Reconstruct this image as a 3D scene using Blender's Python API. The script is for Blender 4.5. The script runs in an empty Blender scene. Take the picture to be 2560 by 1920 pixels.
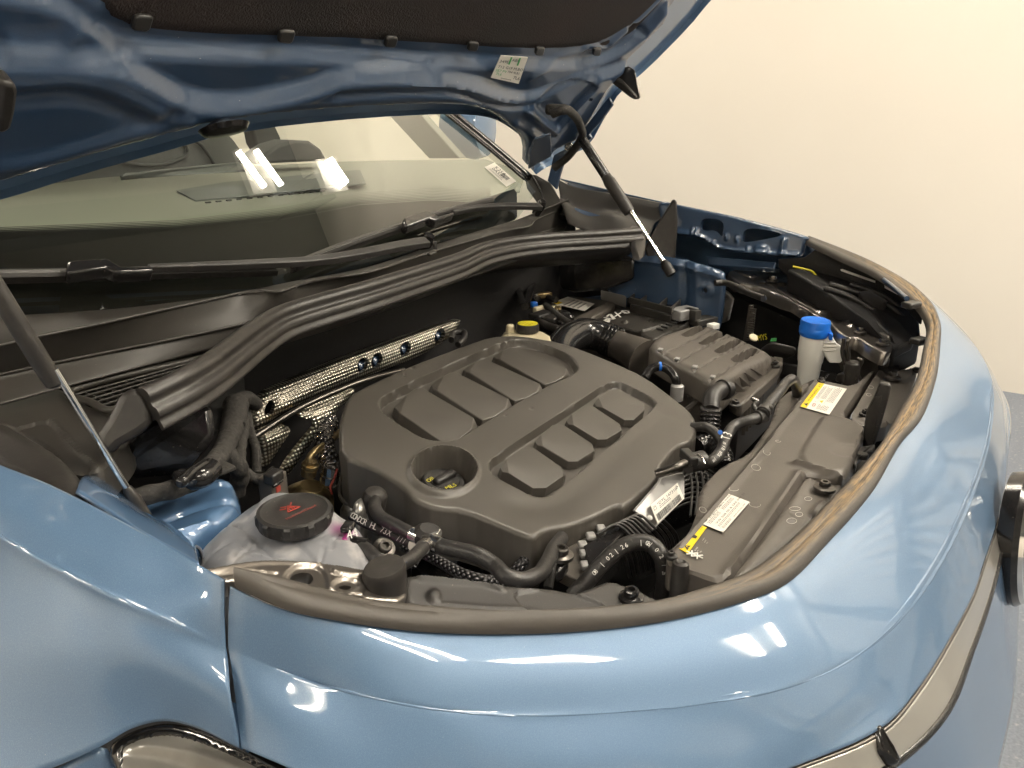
import bpy, bmesh, math, random
import numpy as np
from mathutils import Vector, Matrix
random.seed(7); rng = np.random.default_rng(7)
SC = bpy.context.scene; COL = SC.collection
# ------------------------------------------------------------------ camera
F, CX, CY = 1934.0, 1280.0, 960.0                 # focal length and centre, in pixels of a 2560 x 1920 frame
CAM = Vector((-0.95, -0.33, 1.30))
_x = Vector((2563-CX, 275-CY, F)).normalized()
_p = math.atan((CY-275)/F)
_u = Vector((0, -math.cos(_p), -math.sin(_p)))
_y = _u.cross(_x)
cd = bpy.data.cameras.new('camera'); cam = bpy.data.objects.new('camera', cd); COL.objects.link(cam)
cd.sensor_width = 36; cd.lens = 36*F/2560; cd.clip_start = .02; cd.clip_end = 100
cam.matrix_world = Matrix(((_x[0], -_x[1], -_x[2], CAM.x), (_y[0], -_y[1], -_y[2], CAM.y), (_u[0], -_u[1], -_u[2], CAM.z), (0, 0, 0, 1)))
SC.camera = cam
# ------------------------------------------------------------------ world, exposure
w = bpy.data.worlds.new('World'); SC.world = w; w.use_nodes = True
bg = w.node_tree.nodes['Background']; bg.inputs[0].default_value = (1, .93, .82, 1); bg.inputs[1].default_value = .12
SC.view_settings.view_transform = 'Standard'; SC.view_settings.look = 'None'; SC.view_settings.gamma = 1
SC.view_settings.exposure = 0.0
LAMP = 128.0
# ------------------------------------------------------------------ geometry of the place: sight lines met with real planes
def ray(px, py):
    v = Vector((px-CX, py-CY, F)); return Vector((_x.dot(v), _y.dot(v), _u.dot(v)))
def W(px, py, z): d = ray(px, py); return CAM + d*((z-CAM.z)/d.z)
def WX(px, py, x): d = ray(px, py); return CAM + d*((x-CAM.x)/d.x)
def WY(px, py, y): d = ray(px, py); return CAM + d*((y-CAM.y)/d.y)
def dist(p): return (Vector(p)-CAM).dot(Vector((_x.z, _y.z, _u.z)))
def rad(p, rpx): return rpx*dist(p)/F
class Plane:
    def __init__(s, p0, n, e1=None):
        s.o = Vector(p0); s.n = Vector(n).normalized()
        e = Vector(e1) if e1 else (Vector((1, 0, 0)) if abs(s.n.x) < .9 else Vector((0, -1, 0)))
        s.e1 = (e - s.n*e.dot(s.n)).normalized(); s.e2 = s.n.cross(s.e1)
    def at(s, px, py, h=0):
        d = ray(px, py); o = s.o + s.n*h; return CAM + d*((o-CAM).dot(s.n)/d.dot(s.n))
    def uv(s, p): q = Vector(p)-s.o; return (q.dot(s.e1), q.dot(s.e2))
    def w(s, u, v, h=0): return s.o + s.e1*u + s.e2*v + s.n*h
def sightplane(a, b, c):
    A, B, C = W(*a), W(*b), W(*c); n = (B-A).cross(C-A); n = n if n.z > 0 else -n; return Plane(A, n, (1, 0, 0))
def HZ(z): return Plane((0, 0, z), (0, 0, 1))
def z3(X, Y, x0, y0, s): return (x0+X/s, y0+Y/s)
def R5(L): return [z3(a, b, 450, 1100, 3.16) for a, b in L]
def R6(L): return [z3(a, b, 1050, 1100, 3.16) for a, b in L]
def R8(L): return [z3(a, b, 1250, 650, 3.687) for a, b in L]
def R9(L): return [z3(a, b, 1650, 520, 3.16) for a, b in L]
def R10(L): return [z3(a, b, 1700, 900, 3.687) for a, b in L]
def RE(L): return [z3(a, b, 800, 780, 2.212) for a, b in L]
def R2(L): return [z3(a, b, 850, 0, 2.44) for a, b in L]
def R3(L): return [z3(a, b, 0, 600, 2.44) for a, b in L]
def R4(L): return [z3(a, b, 500, 750, 3.687) for a, b in L]
# ------------------------------------------------------------------ materials
MATS = {}
def mat(name, base, rough=.5, metal=0, coat=0, bump=None, var=None, dust=None, spec=.5, sub=0, trans=0, emit=None, aniso=0, crough=.03):
    m = bpy.data.materials.new(name); m.use_nodes = True; MATS[name] = m
    nt = m.node_tree; b = nt.nodes['Principled BSDF']
    b.inputs['Base Color'].default_value = (*base, 1); b.inputs['Roughness'].default_value = rough
    b.inputs['Metallic'].default_value = metal; b.inputs['Coat Weight'].default_value = coat; b.inputs['Coat Roughness'].default_value = crough; b.inputs['Coat IOR'].default_value = 1.65 if name == 'paint' else 1.5
    b.inputs['Specular IOR Level'].default_value = spec; b.inputs['Transmission Weight'].default_value = trans
    if sub: b.inputs['Subsurface Weight'].default_value = sub; b.inputs['Subsurface Radius'].default_value = (.02, .02, .02)
    if emit: b.inputs['Emission Color'].default_value = (*emit[0], 1); b.inputs['Emission Strength'].default_value = emit[1]
    tc = nt.nodes.new('ShaderNodeTexCoord'); N = lambda sc, det=4: _noise(nt, tc, sc, det)
    src = None
    if var:                                   # (scale, colour2, low, high)
        src = _mix(nt, N(var[0]), base, var[1], var[2], var[3])
    if dust:                                  # (scale, colour, low, high)
        src = _mix(nt, N(dust[0], 8), src or base, dust[1], dust[2], dust[3])
    if src: nt.links.new(src, b.inputs['Base Color'])
    if bump:
        bn = nt.nodes.new('ShaderNodeBump'); bn.inputs['Strength'].default_value = bump[1]; bn.inputs['Distance'].default_value = bump[2] if len(bump) > 2 else .0006
        nt.links.new(N(bump[0]), bn.inputs['Height']); nt.links.new(bn.outputs[0], b.inputs['Normal'])
    return m
def _noise(nt, tc, sc, det=4):
    n = nt.nodes.new('ShaderNodeTexNoise'); n.inputs['Scale'].default_value = sc; n.inputs['Detail'].default_value = det
    nt.links.new(tc.outputs['Object'], n.inputs['Vector']); return n.outputs['Fac']
def _mix(nt, fac, a, b, lo, hi):
    mr = nt.nodes.new('ShaderNodeMapRange'); mr.inputs[1].default_value = lo; mr.inputs[2].default_value = hi
    nt.links.new(fac, mr.inputs[0]); mx = nt.nodes.new('ShaderNodeMix'); mx.data_type = 'RGBA'
    nt.links.new(mr.outputs[0], mx.inputs[0])
    for i, c in ((6, a), (7, b)):
        if isinstance(c, tuple): mx.inputs[i].default_value = (*c, 1)
        else: nt.links.new(c, mx.inputs[i])
    return mx.outputs[2]
D = (.16, .13, .10)
mat('paint', (.105, .185, .31), .42, .2, 1, var=(2600, (.16, .265, .40), .45, .75), dust=(900, (.5, .53, .58), .72, .82))
mat('paint_shaded', (.021, .047, .098), .45, .1, 1, var=(2600, (.036, .08, .16), .45, .75), dust=(260, (.5, .5, .5), .73, .78), crough=.02)  # same blue paint, colour darkened for the shade under the bonnet
mat('paint_mid', (.075, .155, .29), .4, .2, 1, var=(2600, (.085, .17, .31), .45, .75))  # same blue paint again, toned between the lit and the shaded copy
mat('cover_plastic', (.060, .054, .046), .36, bump=(1500, .35, .0004), dust=(1200, (.28, .24, .19), .70, .84), var=(14, (.070, .063, .055), .3, .7))
mat('cowl_plastic', (.030, .027, .023), .48, bump=(1400, .3, .0004), dust=(600, (.22, .19, .15), .68, .84), var=(9, (.040, .036, .031), .3, .7))
mat('grey_plastic', (.072, .063, .053), .40, bump=(1400, .3, .0004), dust=(600, (.3, .25, .2), .68, .8), var=(9, (.105, .092, .08), .3, .7))
mat('black_plastic', (.022, .020, .019), .42, bump=(1200, .25, .0004), dust=(500, (.2, .17, .13), .66, .8))
mat('gloss_black', (.014, .013, .013), .16, bump=(60, .15, .002), dust=(300, (.22, .19, .15), .68, .8))
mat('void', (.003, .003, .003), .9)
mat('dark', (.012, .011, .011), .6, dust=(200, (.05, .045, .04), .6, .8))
mat('rubber', (.024, .021, .019), .42, bump=(500, .25, .0004), dust=(90, (.038, .034, .029), .45, .75))
mat('hose_rubber', (.026, .024, .023), .38, bump=(700, .5, .0005), dust=(240, (.11, .1, .09), .58, .8))
mat('cloth_tape', (.030, .027, .024), .8, bump=(160, .8, .002), dust=(300, (.12, .11, .09), .6, .8))
mat('steel', (.62, .60, .57), .22, 1, bump=(200, .1, .0005))
mat('chrome', (.8, .79, .77), .07, 1)
mat('dark_steel', (.12, .11, .10), .3, .9)
mat('alloy', (.5, .48, .45), .42, .9, bump=(90, .5, .0008), dust=(60, (.12, .11, .1), .5, .75))
mat('brass', (.55, .42, .22), .35, .95, bump=(80, .5, .0008), dust=(60, (.2, .14, .08), .5, .75))
mat('black_metal', (.20, .18, .16), .3, .85, 1, bump=(60, .15, .0006), dust=(1500, (.30, .25, .18), .66, .80), crough=.06)
mat('tank_plastic', (.37, .375, .40), .30, sub=.0, trans=.30, dust=(45, (.62, .60, .60), .52, .7), bump=(30, .15, .002))
mat('white_plastic', (.90, .88, .82), .35)
mat('cream_plastic', (.80, .70, .48), .38)
mat('blue_plastic', (.015, .17, .72), .35)
mat('paper', (.86, .82, .74), .6)
mat('white_paint', (.85, .83, .78), .5)
mat('yellow', (.88, .62, .0), .5)
mat('yellow_print', (.75, .66, .03), .5)
mat('red_print', (.36, .05, .035), .5)
mat('green_print', (.08, .42, .12), .5)
mat('ink', (.02, .02, .02), .5)
mat('grey_ink', (.16, .15, .14), .5)
mat('magenta', (.42, .05, .25), .4)
mat('silver_plastic', (.42, .41, .40), .35, .4)
mat('felt', (.018, .014, .013), .95, bump=(400, 1, .002), var=(5, (.028, .017, .015), .35, .65))
mat('dash', (.19, .195, .17), .6, bump=(900, .3, .0004))
mat('dash_dark', (.07, .08, .08), .55)
mat('seat', (.022, .025, .027), .7)
mat('seat_grey', (.05, .054, .055), .8, bump=(60, .3, .004))
mat('frit', (.010, .009, .0085), .5, spec=.05)
mat('lens', (.42, .40, .36), .28, .5, 1)
mat('lamp_black', (.010, .009, .008), .2, 0, 1)
mat('lens_dark', (.14, .133, .118), .3, .3, 1, var=(25, (.22, .21, .19), .4, .6))
mat('wall', (.85, .795, .71), .85, var=(1.2, (.825, .765, .68), .3, .7), bump=(60, .15, .002))
mat('ceiling', (.27, .26, .25), .8)
mat('beam', (.12, .13, .14), .5)
mat('beam_light', (.50, .52, .54), .6)
mat('panel_white', (.78, .76, .70), .6)
mat('floor', (.17, .19, .23), .35, dust=(60, (.30, .31, .33), .58, .72), var=(140, (.13, .15, .19), .4, .6))
mat('lamp', (1, 1, 1), .5, emit=((1, .915, .775), LAMP))
_m = MATS['tank_plastic']; _nt = _m.node_tree; _b = _nt.nodes['Principled BSDF']; _g = _nt.nodes.new('ShaderNodeNewGeometry'); _c = W(858, 1338, .958); _d = _nt.nodes.new('ShaderNodeVectorMath'); _d.operation = 'DISTANCE'; _d.inputs[1].default_value = _c
_nt.links.new(_g.outputs['Position'], _d.inputs[0]); _src = _b.inputs['Base Color'].links[0].from_socket
_nt.links.new(_mix(_nt, _d.outputs['Value'], (.36, .06, .24), _src, .004, .017), _b.inputs['Base Color'])
def glass():
    m = bpy.data.materials.new('glass'); m.use_nodes = True; MATS['glass'] = m; nt = m.node_tree; nt.nodes.clear()
    o = nt.nodes.new('ShaderNodeOutputMaterial'); mx = nt.nodes.new('ShaderNodeMixShader'); t = nt.nodes.new('ShaderNodeBsdfTransparent'); g = nt.nodes.new('ShaderNodeBsdfGlossy')
    t.inputs[0].default_value = (.93, .955, .91, 1); g.inputs['Roughness'].default_value = .0; g.inputs[0].default_value = (1, 1, 1, 1)
    f = nt.nodes.new('ShaderNodeFresnel'); f.inputs[0].default_value = 1.6
    ge = nt.nodes.new('ShaderNodeNewGeometry'); mu = nt.nodes.new('ShaderNodeMath'); mu.operation = 'MULTIPLY_ADD'; mu.inputs[1].default_value = -1; mu.inputs[2].default_value = 1; nt.links.new(ge.outputs['Backfacing'], mu.inputs[0]); m2 = nt.nodes.new('ShaderNodeMath'); m2.operation = 'MULTIPLY'; nt.links.new(mu.outputs[0], m2.inputs[0]); nt.links.new(f.outputs[0], m2.inputs[1]); nt.links.new(m2.outputs[0], mx.inputs[0]); nt.links.new(t.outputs[0], mx.inputs[1]); nt.links.new(g.outputs[0], mx.inputs[2]); nt.links.new(mx.outputs[0], o.inputs[0])
glass()
def uvmat(name, base, dark, kind, su, sv, rough=.3, metal=.8, strength=1.0, d=.002):
    """relief that follows the surface's own u and v (in metres)"""
    m = mat(name, base, rough, metal); nt = m.node_tree; b = nt.nodes['Principled BSDF']
    uv = nt.nodes.new('ShaderNodeUVMap'); sep = nt.nodes.new('ShaderNodeSeparateXYZ'); nt.links.new(uv.outputs[0], sep.inputs[0])
    def M(op, a, c=None):
        n = nt.nodes.new('ShaderNodeMath'); n.operation = op
        for i, q in enumerate((a, c)):
            if q is None: continue
            if isinstance(q, (int, float)): n.inputs[i].default_value = q
            else: nt.links.new(q, n.inputs[i])
        return n.outputs[0]
    u = M('MULTIPLY', sep.outputs[0], su); v = M('MULTIPLY', sep.outputs[1], sv)
    if kind == 'braid': u, v = M('ADD', u, v), M('SUBTRACT', u, v)
    h = M('MULTIPLY', M('ADD', M('SINE', u), 1), M('ADD', M('SINE', v), 1)); h = M('MULTIPLY', h, .25)
    nt.links.new(_mix(nt, h, dark, base, .12, .55), b.inputs['Base Color'])
    bn = nt.nodes.new('ShaderNodeBump'); bn.inputs['Strength'].default_value = strength; bn.inputs['Distance'].default_value = d
    nt.links.new(h, bn.inputs['Height']); nt.links.new(bn.outputs[0], b.inputs['Normal']); return m
uvmat('shield', (.86, .80, .70), (.16, .145, .12), 'grid', 1250, 1250, .28, .95, .7, .001)
uvmat('braid', (.20, .19, .20), (.006, .006, .006), 'braid', 1100, 1100, .3, .3)
uvmat('foil', (.8, .78, .76), (.2, .19, .2), 'braid', 700, 700, .2, 1)
# ------------------------------------------------------------------ object helpers
ROOT = {}
def mk(name, verts, faces, m, parent=None, smooth=40, uvs=None, loc=None):
    base = ROOT[parent.name] if parent else Vector(loc if loc is not None else (0, 0, 0))
    me = bpy.data.meshes.new(name)
    V = np.array([tuple(v) for v in verts], float) - np.array(base)
    me.from_pydata(V.tolist(), [], [tuple(int(i) for i in f) for f in faces]); me.materials.append(MATS[m])
    if uvs is not None:
        l = me.uv_layers.new(name='UVMap'); idx = np.zeros(len(me.loops), int); me.loops.foreach_get('vertex_index', idx)
        l.data.foreach_set('uv', np.array(uvs, float)[idx].ravel())
    if smooth: me.shade_smooth(); me.set_sharp_from_angle(angle=math.radians(smooth))
    o = bpy.data.objects.new(name, me); COL.objects.link(o); ROOT[o.name] = base
    if parent: o.parent = parent
    else: o.location = base
    return o
def fix(o):
    bm = bmesh.new(); bm.from_mesh(o.data); bmesh.ops.recalc_face_normals(bm, faces=bm.faces); bm.to_mesh(o.data); bm.free(); return o
def thing(name, label, cat, loc=(0, 0, 0), group=None):
    o = bpy.data.objects.new(name, None); o.empty_display_size = .05; COL.objects.link(o); o.location = Vector(loc); ROOT[o.name] = Vector(loc)
    o['label'] = label; o['category'] = cat
    if group: o['group'] = group
    return o
def tag(o, label, cat, group=None):
    o['label'] = label; o['category'] = cat
    if group: o['group'] = group
    return o
def struct(o): o['kind'] = 'structure'; return o
def bev(o, wd=.002, seg=2, ang=35):
    b = o.modifiers.new('bevel', 'BEVEL'); b.width = wd; b.segments = seg; b.limit_method = 'ANGLE'; b.angle_limit = math.radians(ang); return o
def solid(o, t, off=-1): s = o.modifiers.new('solid', 'SOLIDIFY'); s.thickness = t; s.offset = off; return o
def slab(name, top, down, m, parent=None, bevel=.002, smooth=30, taper=1.0):
    """closed polygon of 3-D points, extruded by a vector"""
    n = len(top); top = [Vector(p) for p in top]; c = sum(top, Vector())/n; dn = Vector(down)
    bot = [c + (p-c)*taper + dn for p in top]
    f = [tuple(range(n)), tuple(range(2*n-1, n-1, -1))] + [(i, i+n, (i+1) % n+n, (i+1) % n) for i in range(n)]
    o = fix(mk(name, top+bot, f, m, parent, smooth))
    if bevel: bev(o, bevel)
    return o
def cr(pts, n):
    """Catmull-Rom resample by chord length"""
    P = np.array([tuple(p) for p in pts], float)
    if len(P) == 2: t = np.linspace(0, 1, n)[:, None]; return P[0]*(1-t)+P[1]*t
    k = np.r_[0, np.cumsum(np.linalg.norm(np.diff(P, axis=0), axis=1)**.7)]; Q = np.vstack([2*P[0]-P[1], P, 2*P[-1]-P[-2]])
    K = np.r_[2*k[0]-k[1], k, 2*k[-1]-k[-2]]; out = []
    for t in np.linspace(0, k[-1], n):
        i = min(max(np.searchsorted(k, t, side='right'), 1), len(k)-1)
        p0, p1, p2, p3 = Q[i-1:i+3]; t0, t1, t2, t3 = K[i-1:i+3]
        m1 = (p2-p1)/(t2-t1) - (p2-p0)/(t2-t0) + (p1-p0)/(t1-t0); m2 = (p3-p2)/(t3-t2) - (p3-p1)/(t3-t1) + (p2-p1)/(t2-t1)
        m1 *= (t2-t1); m2 *= (t2-t1); s = (t-t1)/(t2-t1)
        out.append(p1*(2*s**3-3*s*s+1)+m1*(s**3-2*s*s+s)+p2*(-2*s**3+3*s*s)+m2*(s**3-s*s))
    return np.array(out)
def sweep(name, path, profile, m, parent=None, n=None, closed=True, up=None, smooth=50, cap=True, rmod=None):
    """profile [(a,b)] carried along a smoothed path; a = sideways, b = along up (fixed up) or parallel transport"""
    n = n or max(8, len(path)*6); C = cr(path, n); T = np.gradient(C, axis=0); T /= np.linalg.norm(T, axis=1)[:, None]
    prof = np.array(profile, float); K = len(prof); V = []; U = []; L = np.r_[0, np.cumsum(np.linalg.norm(np.diff(C, axis=0), axis=1))]
    pl = np.r_[0, np.cumsum(np.linalg.norm(np.diff(np.vstack([prof, prof[:1]]), axis=0), axis=1))][:K]
    a = np.array(up if up is not None else ((0, 0, 1) if abs(T[0][2]) < .9 else (1, 0, 0)), float)
    for i in range(n):
        t = T[i]; b = a - t*(a@t); b /= np.linalg.norm(b); s = np.cross(t, b)
        if up is None: a = b
        k = rmod(L[i], i/(n-1)) if rmod else 1
        for j in range(K): V.append(C[i]+(s*prof[j][0]+b*prof[j][1])*k); U.append((L[i], pl[j]))
    fcs = [(i*K+j, i*K+(j+1) % K, (i+1)*K+(j+1) % K, (i+1)*K+j) for i in range(n-1) for j in range(K if closed else K-1)]
    if cap and closed: fcs += [tuple(range(K))[::-1], tuple(range((n-1)*K, n*K))]
    return fix(mk(name, V, fcs, m, parent, smooth, U))
def circ(r, k=14): return [(r*math.cos(2*math.pi*i/k), r*math.sin(2*math.pi*i/k)) for i in range(k)]
def tube(name, path, r, m, parent=None, n=None, k=14, rmod=None): return sweep(name, path, circ(r, k), m, parent, n, rmod=rmod, smooth=60)
def corr(pitch, amp): return lambda l, t: 1+amp*math.sin(l*2*math.pi/pitch)
def lathe(name, o, ax, prof, m, parent=None, k=32, smooth=35, flute=None):
    """prof [(radius, height)] turned about axis ax through o"""
    ax = Vector(ax).normalized(); e = ax.orthogonal().normalized(); g = ax.cross(e); V = []
    for r, h in prof:
        for j in range(k):
            a = 2*math.pi*j/k; rr = r*(flute(a, h) if flute else 1); V.append(Vector(o)+ax*h+e*rr*math.cos(a)+g*rr*math.sin(a))
    n = len(prof); f = [(i*k+j, i*k+(j+1) % k, (i+1)*k+(j+1) % k, (i+1)*k+j) for i in range(n-1) for j in range(k)]
    f += [tuple(range(k))[::-1], tuple(range((n-1)*k, n*k))]
    return fix(mk(name, V, f, m, parent, smooth))
def loft(name, rows, m, parent=None, nu=60, nv=None, smooth=35, thick=None, lin=False):
    """rows of 3-D points -> skin"""
    Rr = [cr(r, nu) for r in rows]
    if lin: G = np.array(Rr)
    else:
        nv = nv or len(rows)*8; G = np.stack([cr([r[i] for r in Rr], nv) for i in range(nu)], 1)
    a, b = G.shape[:2]; V = G.reshape(-1, 3); f = [(i*b+j, i*b+j+1, (i+1)*b+j+1, (i+1)*b+j) for i in range(a-1) for j in range(b-1)]
    du = np.linalg.norm(np.diff(G, axis=1), axis=2).mean(0); dv = np.linalg.norm(np.diff(G, axis=0), axis=2).mean(1)
    uu = np.r_[0, np.cumsum(du)]; vv = np.r_[0, np.cumsum(dv)]; U = [(uu[j], vv[i]) for i in range(a) for j in range(b)]
    o = mk(name, V, f, m, parent, smooth, U)
    if thick: solid(o, thick, 0)
    return o
def chaikin(P, k=2):
    P = np.array(P, float)
    for _ in range(k): Q = np.roll(P, -1, 0); P = np.stack([P*.78+Q*.22, P*.22+Q*.78], 1).reshape(-1, 2)
    return P
def sdf(X, poly, near=False):
    """signed distance to a closed polygon, inside positive"""
    P = np.array(poly, float); d = np.full(len(X), 1e9); ins = np.zeros(len(X), bool); npt = np.zeros_like(X)
    for i in range(len(P)):
        a, b = P[i], P[(i+1) % len(P)]; e = b-a; L = e@e
        if L < 1e-14: continue
        t = np.clip(((X-a)@e)/L, 0, 1); q = a+t[:, None]*e; dd = ((X-q)**2).sum(1); k = dd < d; d[k] = dd[k]; npt[k] = q[k]
        c = (a[1] > X[:, 1]) != (b[1] > X[:, 1])
        with np.errstate(all='ignore'): xi = a[0]+(X[:, 1]-a[1])*e[0]/(e[1] if e[1] else 1e-12)
        ins ^= c & (X[:, 0] < xi)
    s = np.sqrt(d)*np.where(ins, 1, -1)
    return (s, npt) if near else s
def dline(X, L):
    d = np.full(len(X), 1e9)
    for a, b in zip(L[:-1], L[1:]):
        a = np.array(a); e = np.array(b)-a; t = np.clip(((X-a)@e)/max(e@e, 1e-12), 0, 1); d = np.minimum(d, ((X-a-t[:, None]*e)**2).sum(1))
    return np.sqrt(d)
def relief(name, plane, outline, m, parent=None, cell=.003, feats=(), edge=(0, 1), skirt=.02, holes=(), rnd=2, smooth=40, hfun=None, down=None, loc=None, h0=0):
    """a moulded or stamped sheet: outline seen on the plane, raised and sunk features as real height"""
    toP = lambda L, h=None: [plane.uv(plane.at(*q, h0 if h is None else h)) for q in L]
    out = chaikin(toP(outline), rnd) if rnd else np.array(toP(outline))
    hl = [chaikin(toP(h), 2) for h in holes]
    lo, hi = out.min(0)-cell, out.max(0)+cell; nx, ny = int((hi[0]-lo[0])/cell)+2, int((hi[1]-lo[1])/cell)+2
    gx, gy = np.meshgrid(lo[0]+np.arange(nx)*cell, lo[1]+np.arange(ny)*cell); X = np.stack([gx.ravel(), gy.ravel()], 1)
    s, q = sdf(X, out, True); keep = s > -.55*cell; S = s.copy(); Q = q
    for h in hl:
        sh, qh = sdf(X, h, True); keep &= sh < .55*cell; c = -sh < S; S[c] = -sh[c]; Q = np.where(c[:, None], qh, Q)
    idx = np.arange(nx*ny).reshape(ny, nx); f = np.stack([idx[:-1, :-1], idx[:-1, 1:], idx[1:, 1:], idx[1:, :-1]], -1).reshape(-1, 4)
    f = f[keep[f].all(1)]
    E = np.concatenate([f[:, [i, (i+1) % 4]] for i in range(4)]); key = np.sort(E, 1); _, inv, cnt = np.unique(key, axis=0, return_inverse=True, return_counts=True)
    BE = E[cnt[inv.ravel()] == 1]; bv = np.unique(BE); X[bv] = Q[bv]
    used = np.unique(f); remap = -np.ones(nx*ny, int); remap[used] = np.arange(len(used)); X = X[used]; f = remap[f]; BE = remap[BE]
    s = sdf(X, out); h = np.zeros(len(X)); sm = lambda t: t*t*(3-2*t)
    if edge[0]: t = np.clip(s/edge[1], 0, 1); h -= edge[0]*(1-np.sqrt(np.maximum(0, 1-(1-t)**2)))
    for ft in feats:
        hh_ = ft[4] if len(ft) > 4 else None
        if ft[0] == 'p': h += ft[2]*sm(np.clip(sdf(X, chaikin(toP(ft[1], hh_), 2))/ft[3]+.5, 0, 1))
        elif ft[0] == 'r': h += ft[2]*np.clip(sdf(X, chaikin(toP(ft[1], hh_), 2))/ft[3]+.5, 0, 1)
        elif ft[0] == 'c': h += ft[2]*sm(np.clip(sdf(X, np.array(toP(ft[1], hh_)))/ft[3]+.5, 0, 1))
        elif ft[0] == 'l': h += ft[2]*np.exp(-(dline(X, cr([(*a, 0) for a in toP(ft[1], hh_)], 24)[:, :2])/ft[3])**2)
    if hfun: h = h+hfun(X, s)
    o3, e1, e2, n3 = [np.array(v) for v in (plane.o, plane.e1, plane.e2, plane.n)]
    V = o3+X[:, :1]*e1+X[:, 1:2]*e2+h[:, None]*n3; U = X; n0 = len(V)
    if skirt:
        b = np.unique(BE); mp = {int(v): n0+i for i, v in enumerate(b)}; dn = np.array(down if down is not None else -n3*1.0)*skirt
        V = np.vstack([V, V[b]+dn]); U = np.vstack([U, U[b]])
        f = f.tolist()+[(int(a), int(c), mp[int(c)], mp[int(a)])[::-1] for a, c in BE]
    return mk(name, V, f, m, parent, smooth, U, loc)
def ell(cx, cy, rx, ry, k=28, rot=0):
    c, s = math.cos(rot), math.sin(rot)
    return [(cx+rx*math.cos(t)*c-ry*math.sin(t)*s, cy+rx*math.cos(t)*s+ry*math.sin(t)*c) for t in [2*math.pi*i/k for i in range(k)]]
def box(name, c, size, m, parent=None, rz=0, bevel=.002, e=None):
    """box of size about c; e = optional (e1,e2,e3) axes"""
    if e is None: ca, sa = math.cos(rz), math.sin(rz); e = (Vector((ca, sa, 0)), Vector((-sa, ca, 0)), Vector((0, 0, 1)))
    c = Vector(c); V = [c+e[0]*(sx*size[0]/2)+e[1]*(sy*size[1]/2)+e[2]*(sz*size[2]/2) for sx in (-1, 1) for sy in (-1, 1) for sz in (-1, 1)]
    f = [(0, 1, 3, 2), (4, 6, 7, 5), (0, 4, 5, 1), (2, 3, 7, 6), (0, 2, 6, 4), (1, 5, 7, 3)]
    o = fix(mk(name, V, f, m, parent, 30)); 
    if bevel: bev(o, bevel)
    return o
def join_mesh(parts):
    V = []; Fc = []
    for v, f in parts: n = len(V); V += v; Fc += [tuple(i+n for i in q) for q in f]
    return V, Fc
def text_mesh(s, size):
    c = bpy.data.curves.new('t', 'FONT'); c.body = s; c.size = size; c.align_x = 'LEFT'; c.resolution_u = 2
    o = bpy.data.objects.new('t', c); COL.objects.link(o); dg = bpy.context.evaluated_depsgraph_get()
    me = bpy.data.meshes.new_from_object(o.evaluated_get(dg)); v = [tuple(x.co) for x in me.vertices]; f = [tuple(p.vertices) for p in me.polygons]
    bpy.data.objects.remove(o); bpy.data.meshes.remove(me); bpy.data.curves.remove(c); return v, f
def sticker(name, corners, m, parent, prints=(), lift=.0006, thick=.0004, asp=None):
    """corners: top-left, top-right, bottom-right, bottom-left in the sheet's own reading direction; print given in units of its width"""
    A, B, C_, D_ = [Vector(c) for c in corners]; n = (B-A).cross(D_-A).normalized()
    if n.dot(CAM-A) < 0: n = -n
    A, B, C_, D_ = [p+n*lift for p in (A, B, C_, D_)]
    o = slab(name, [A, B, C_, D_], -n*thick, m, parent, 0); wd = (B-A).length; ht = (D_-A).length; asp = asp or ht/wd
    def M(u, v): s, t = u, v/asp; return A*(1-s)*(1-t)+B*s*(1-t)+C_*s*t+D_*(1-s)*t + n*.0004
    by = {}
    for p in prints:
        if p[0] == 'T': _, mt, u, v, sz, s = p; vv, ff = text_mesh(s, sz); by.setdefault(mt, []).append(([M(u+a, v-b) for a, b, _ in vv], ff))
        elif p[0] == 'R': _, mt, u, v, a, b = p; by.setdefault(mt, []).append(([M(u, v), M(u+a, v), M(u+a, v+b), M(u, v+b)], [(0, 1, 2, 3)]))
        elif p[0] == 'G': _, mt, L = p; by.setdefault(mt, []).append(([M(*q) for q in L], [tuple(range(len(L)))]))
        elif p[0] == 'B':                                            # bar code
            _, mt, u, v, a, b = p; x = 0; r = random.Random(3)
            while x < a:
                k = r.choice([.008, .012, .02])
                by.setdefault(mt, []).append(([M(u+x, v), M(u+x+k, v), M(u+x+k, v+b), M(u+x, v+b)], [(0, 1, 2, 3)])); x += k+r.choice([.008, .014])
        elif p[0] == 'L':                                            # ruled small print: rows of short strokes
            _, mt, u, v, a, rows, st = p; r = random.Random(int(u*99+v*77))
            for i in range(rows):
                x = 0
                while x < a:
                    k = r.uniform(.02, .06); y = v+i*st
                    if x+k < a: by.setdefault(mt, []).append(([M(u+x, y), M(u+x+k, y), M(u+x+k, y+st*.42), M(u+x, y+st*.42)], [(0, 1, 2, 3)]))
                    x += k+.012
    for i, (mt, L) in enumerate(by.items()):
        V, Fc = join_mesh(L); par = o if parent is None or parent.parent is None else parent
        mk('lettering', [v+n*(.0002*i) for v in V], Fc, mt, par, 0)
    return o
def print_on(parent, mt, s, A, B, size, n=None, name='lettering'):
    """raised or printed letters running from A towards B on a surface of normal n"""
    A, B = Vector(A), Vector(B); n = Vector(n) if n is not None else (CAM-A).normalized(); e = (B-A).normalized(); n = (n-e*n.dot(e)).normalized(); g = n.cross(e)
    v, f = text_mesh(s, size); return mk(name, [A+e*a+g*b+n*.0006 for a, b, _ in v], f, mt, parent, 0)
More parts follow.
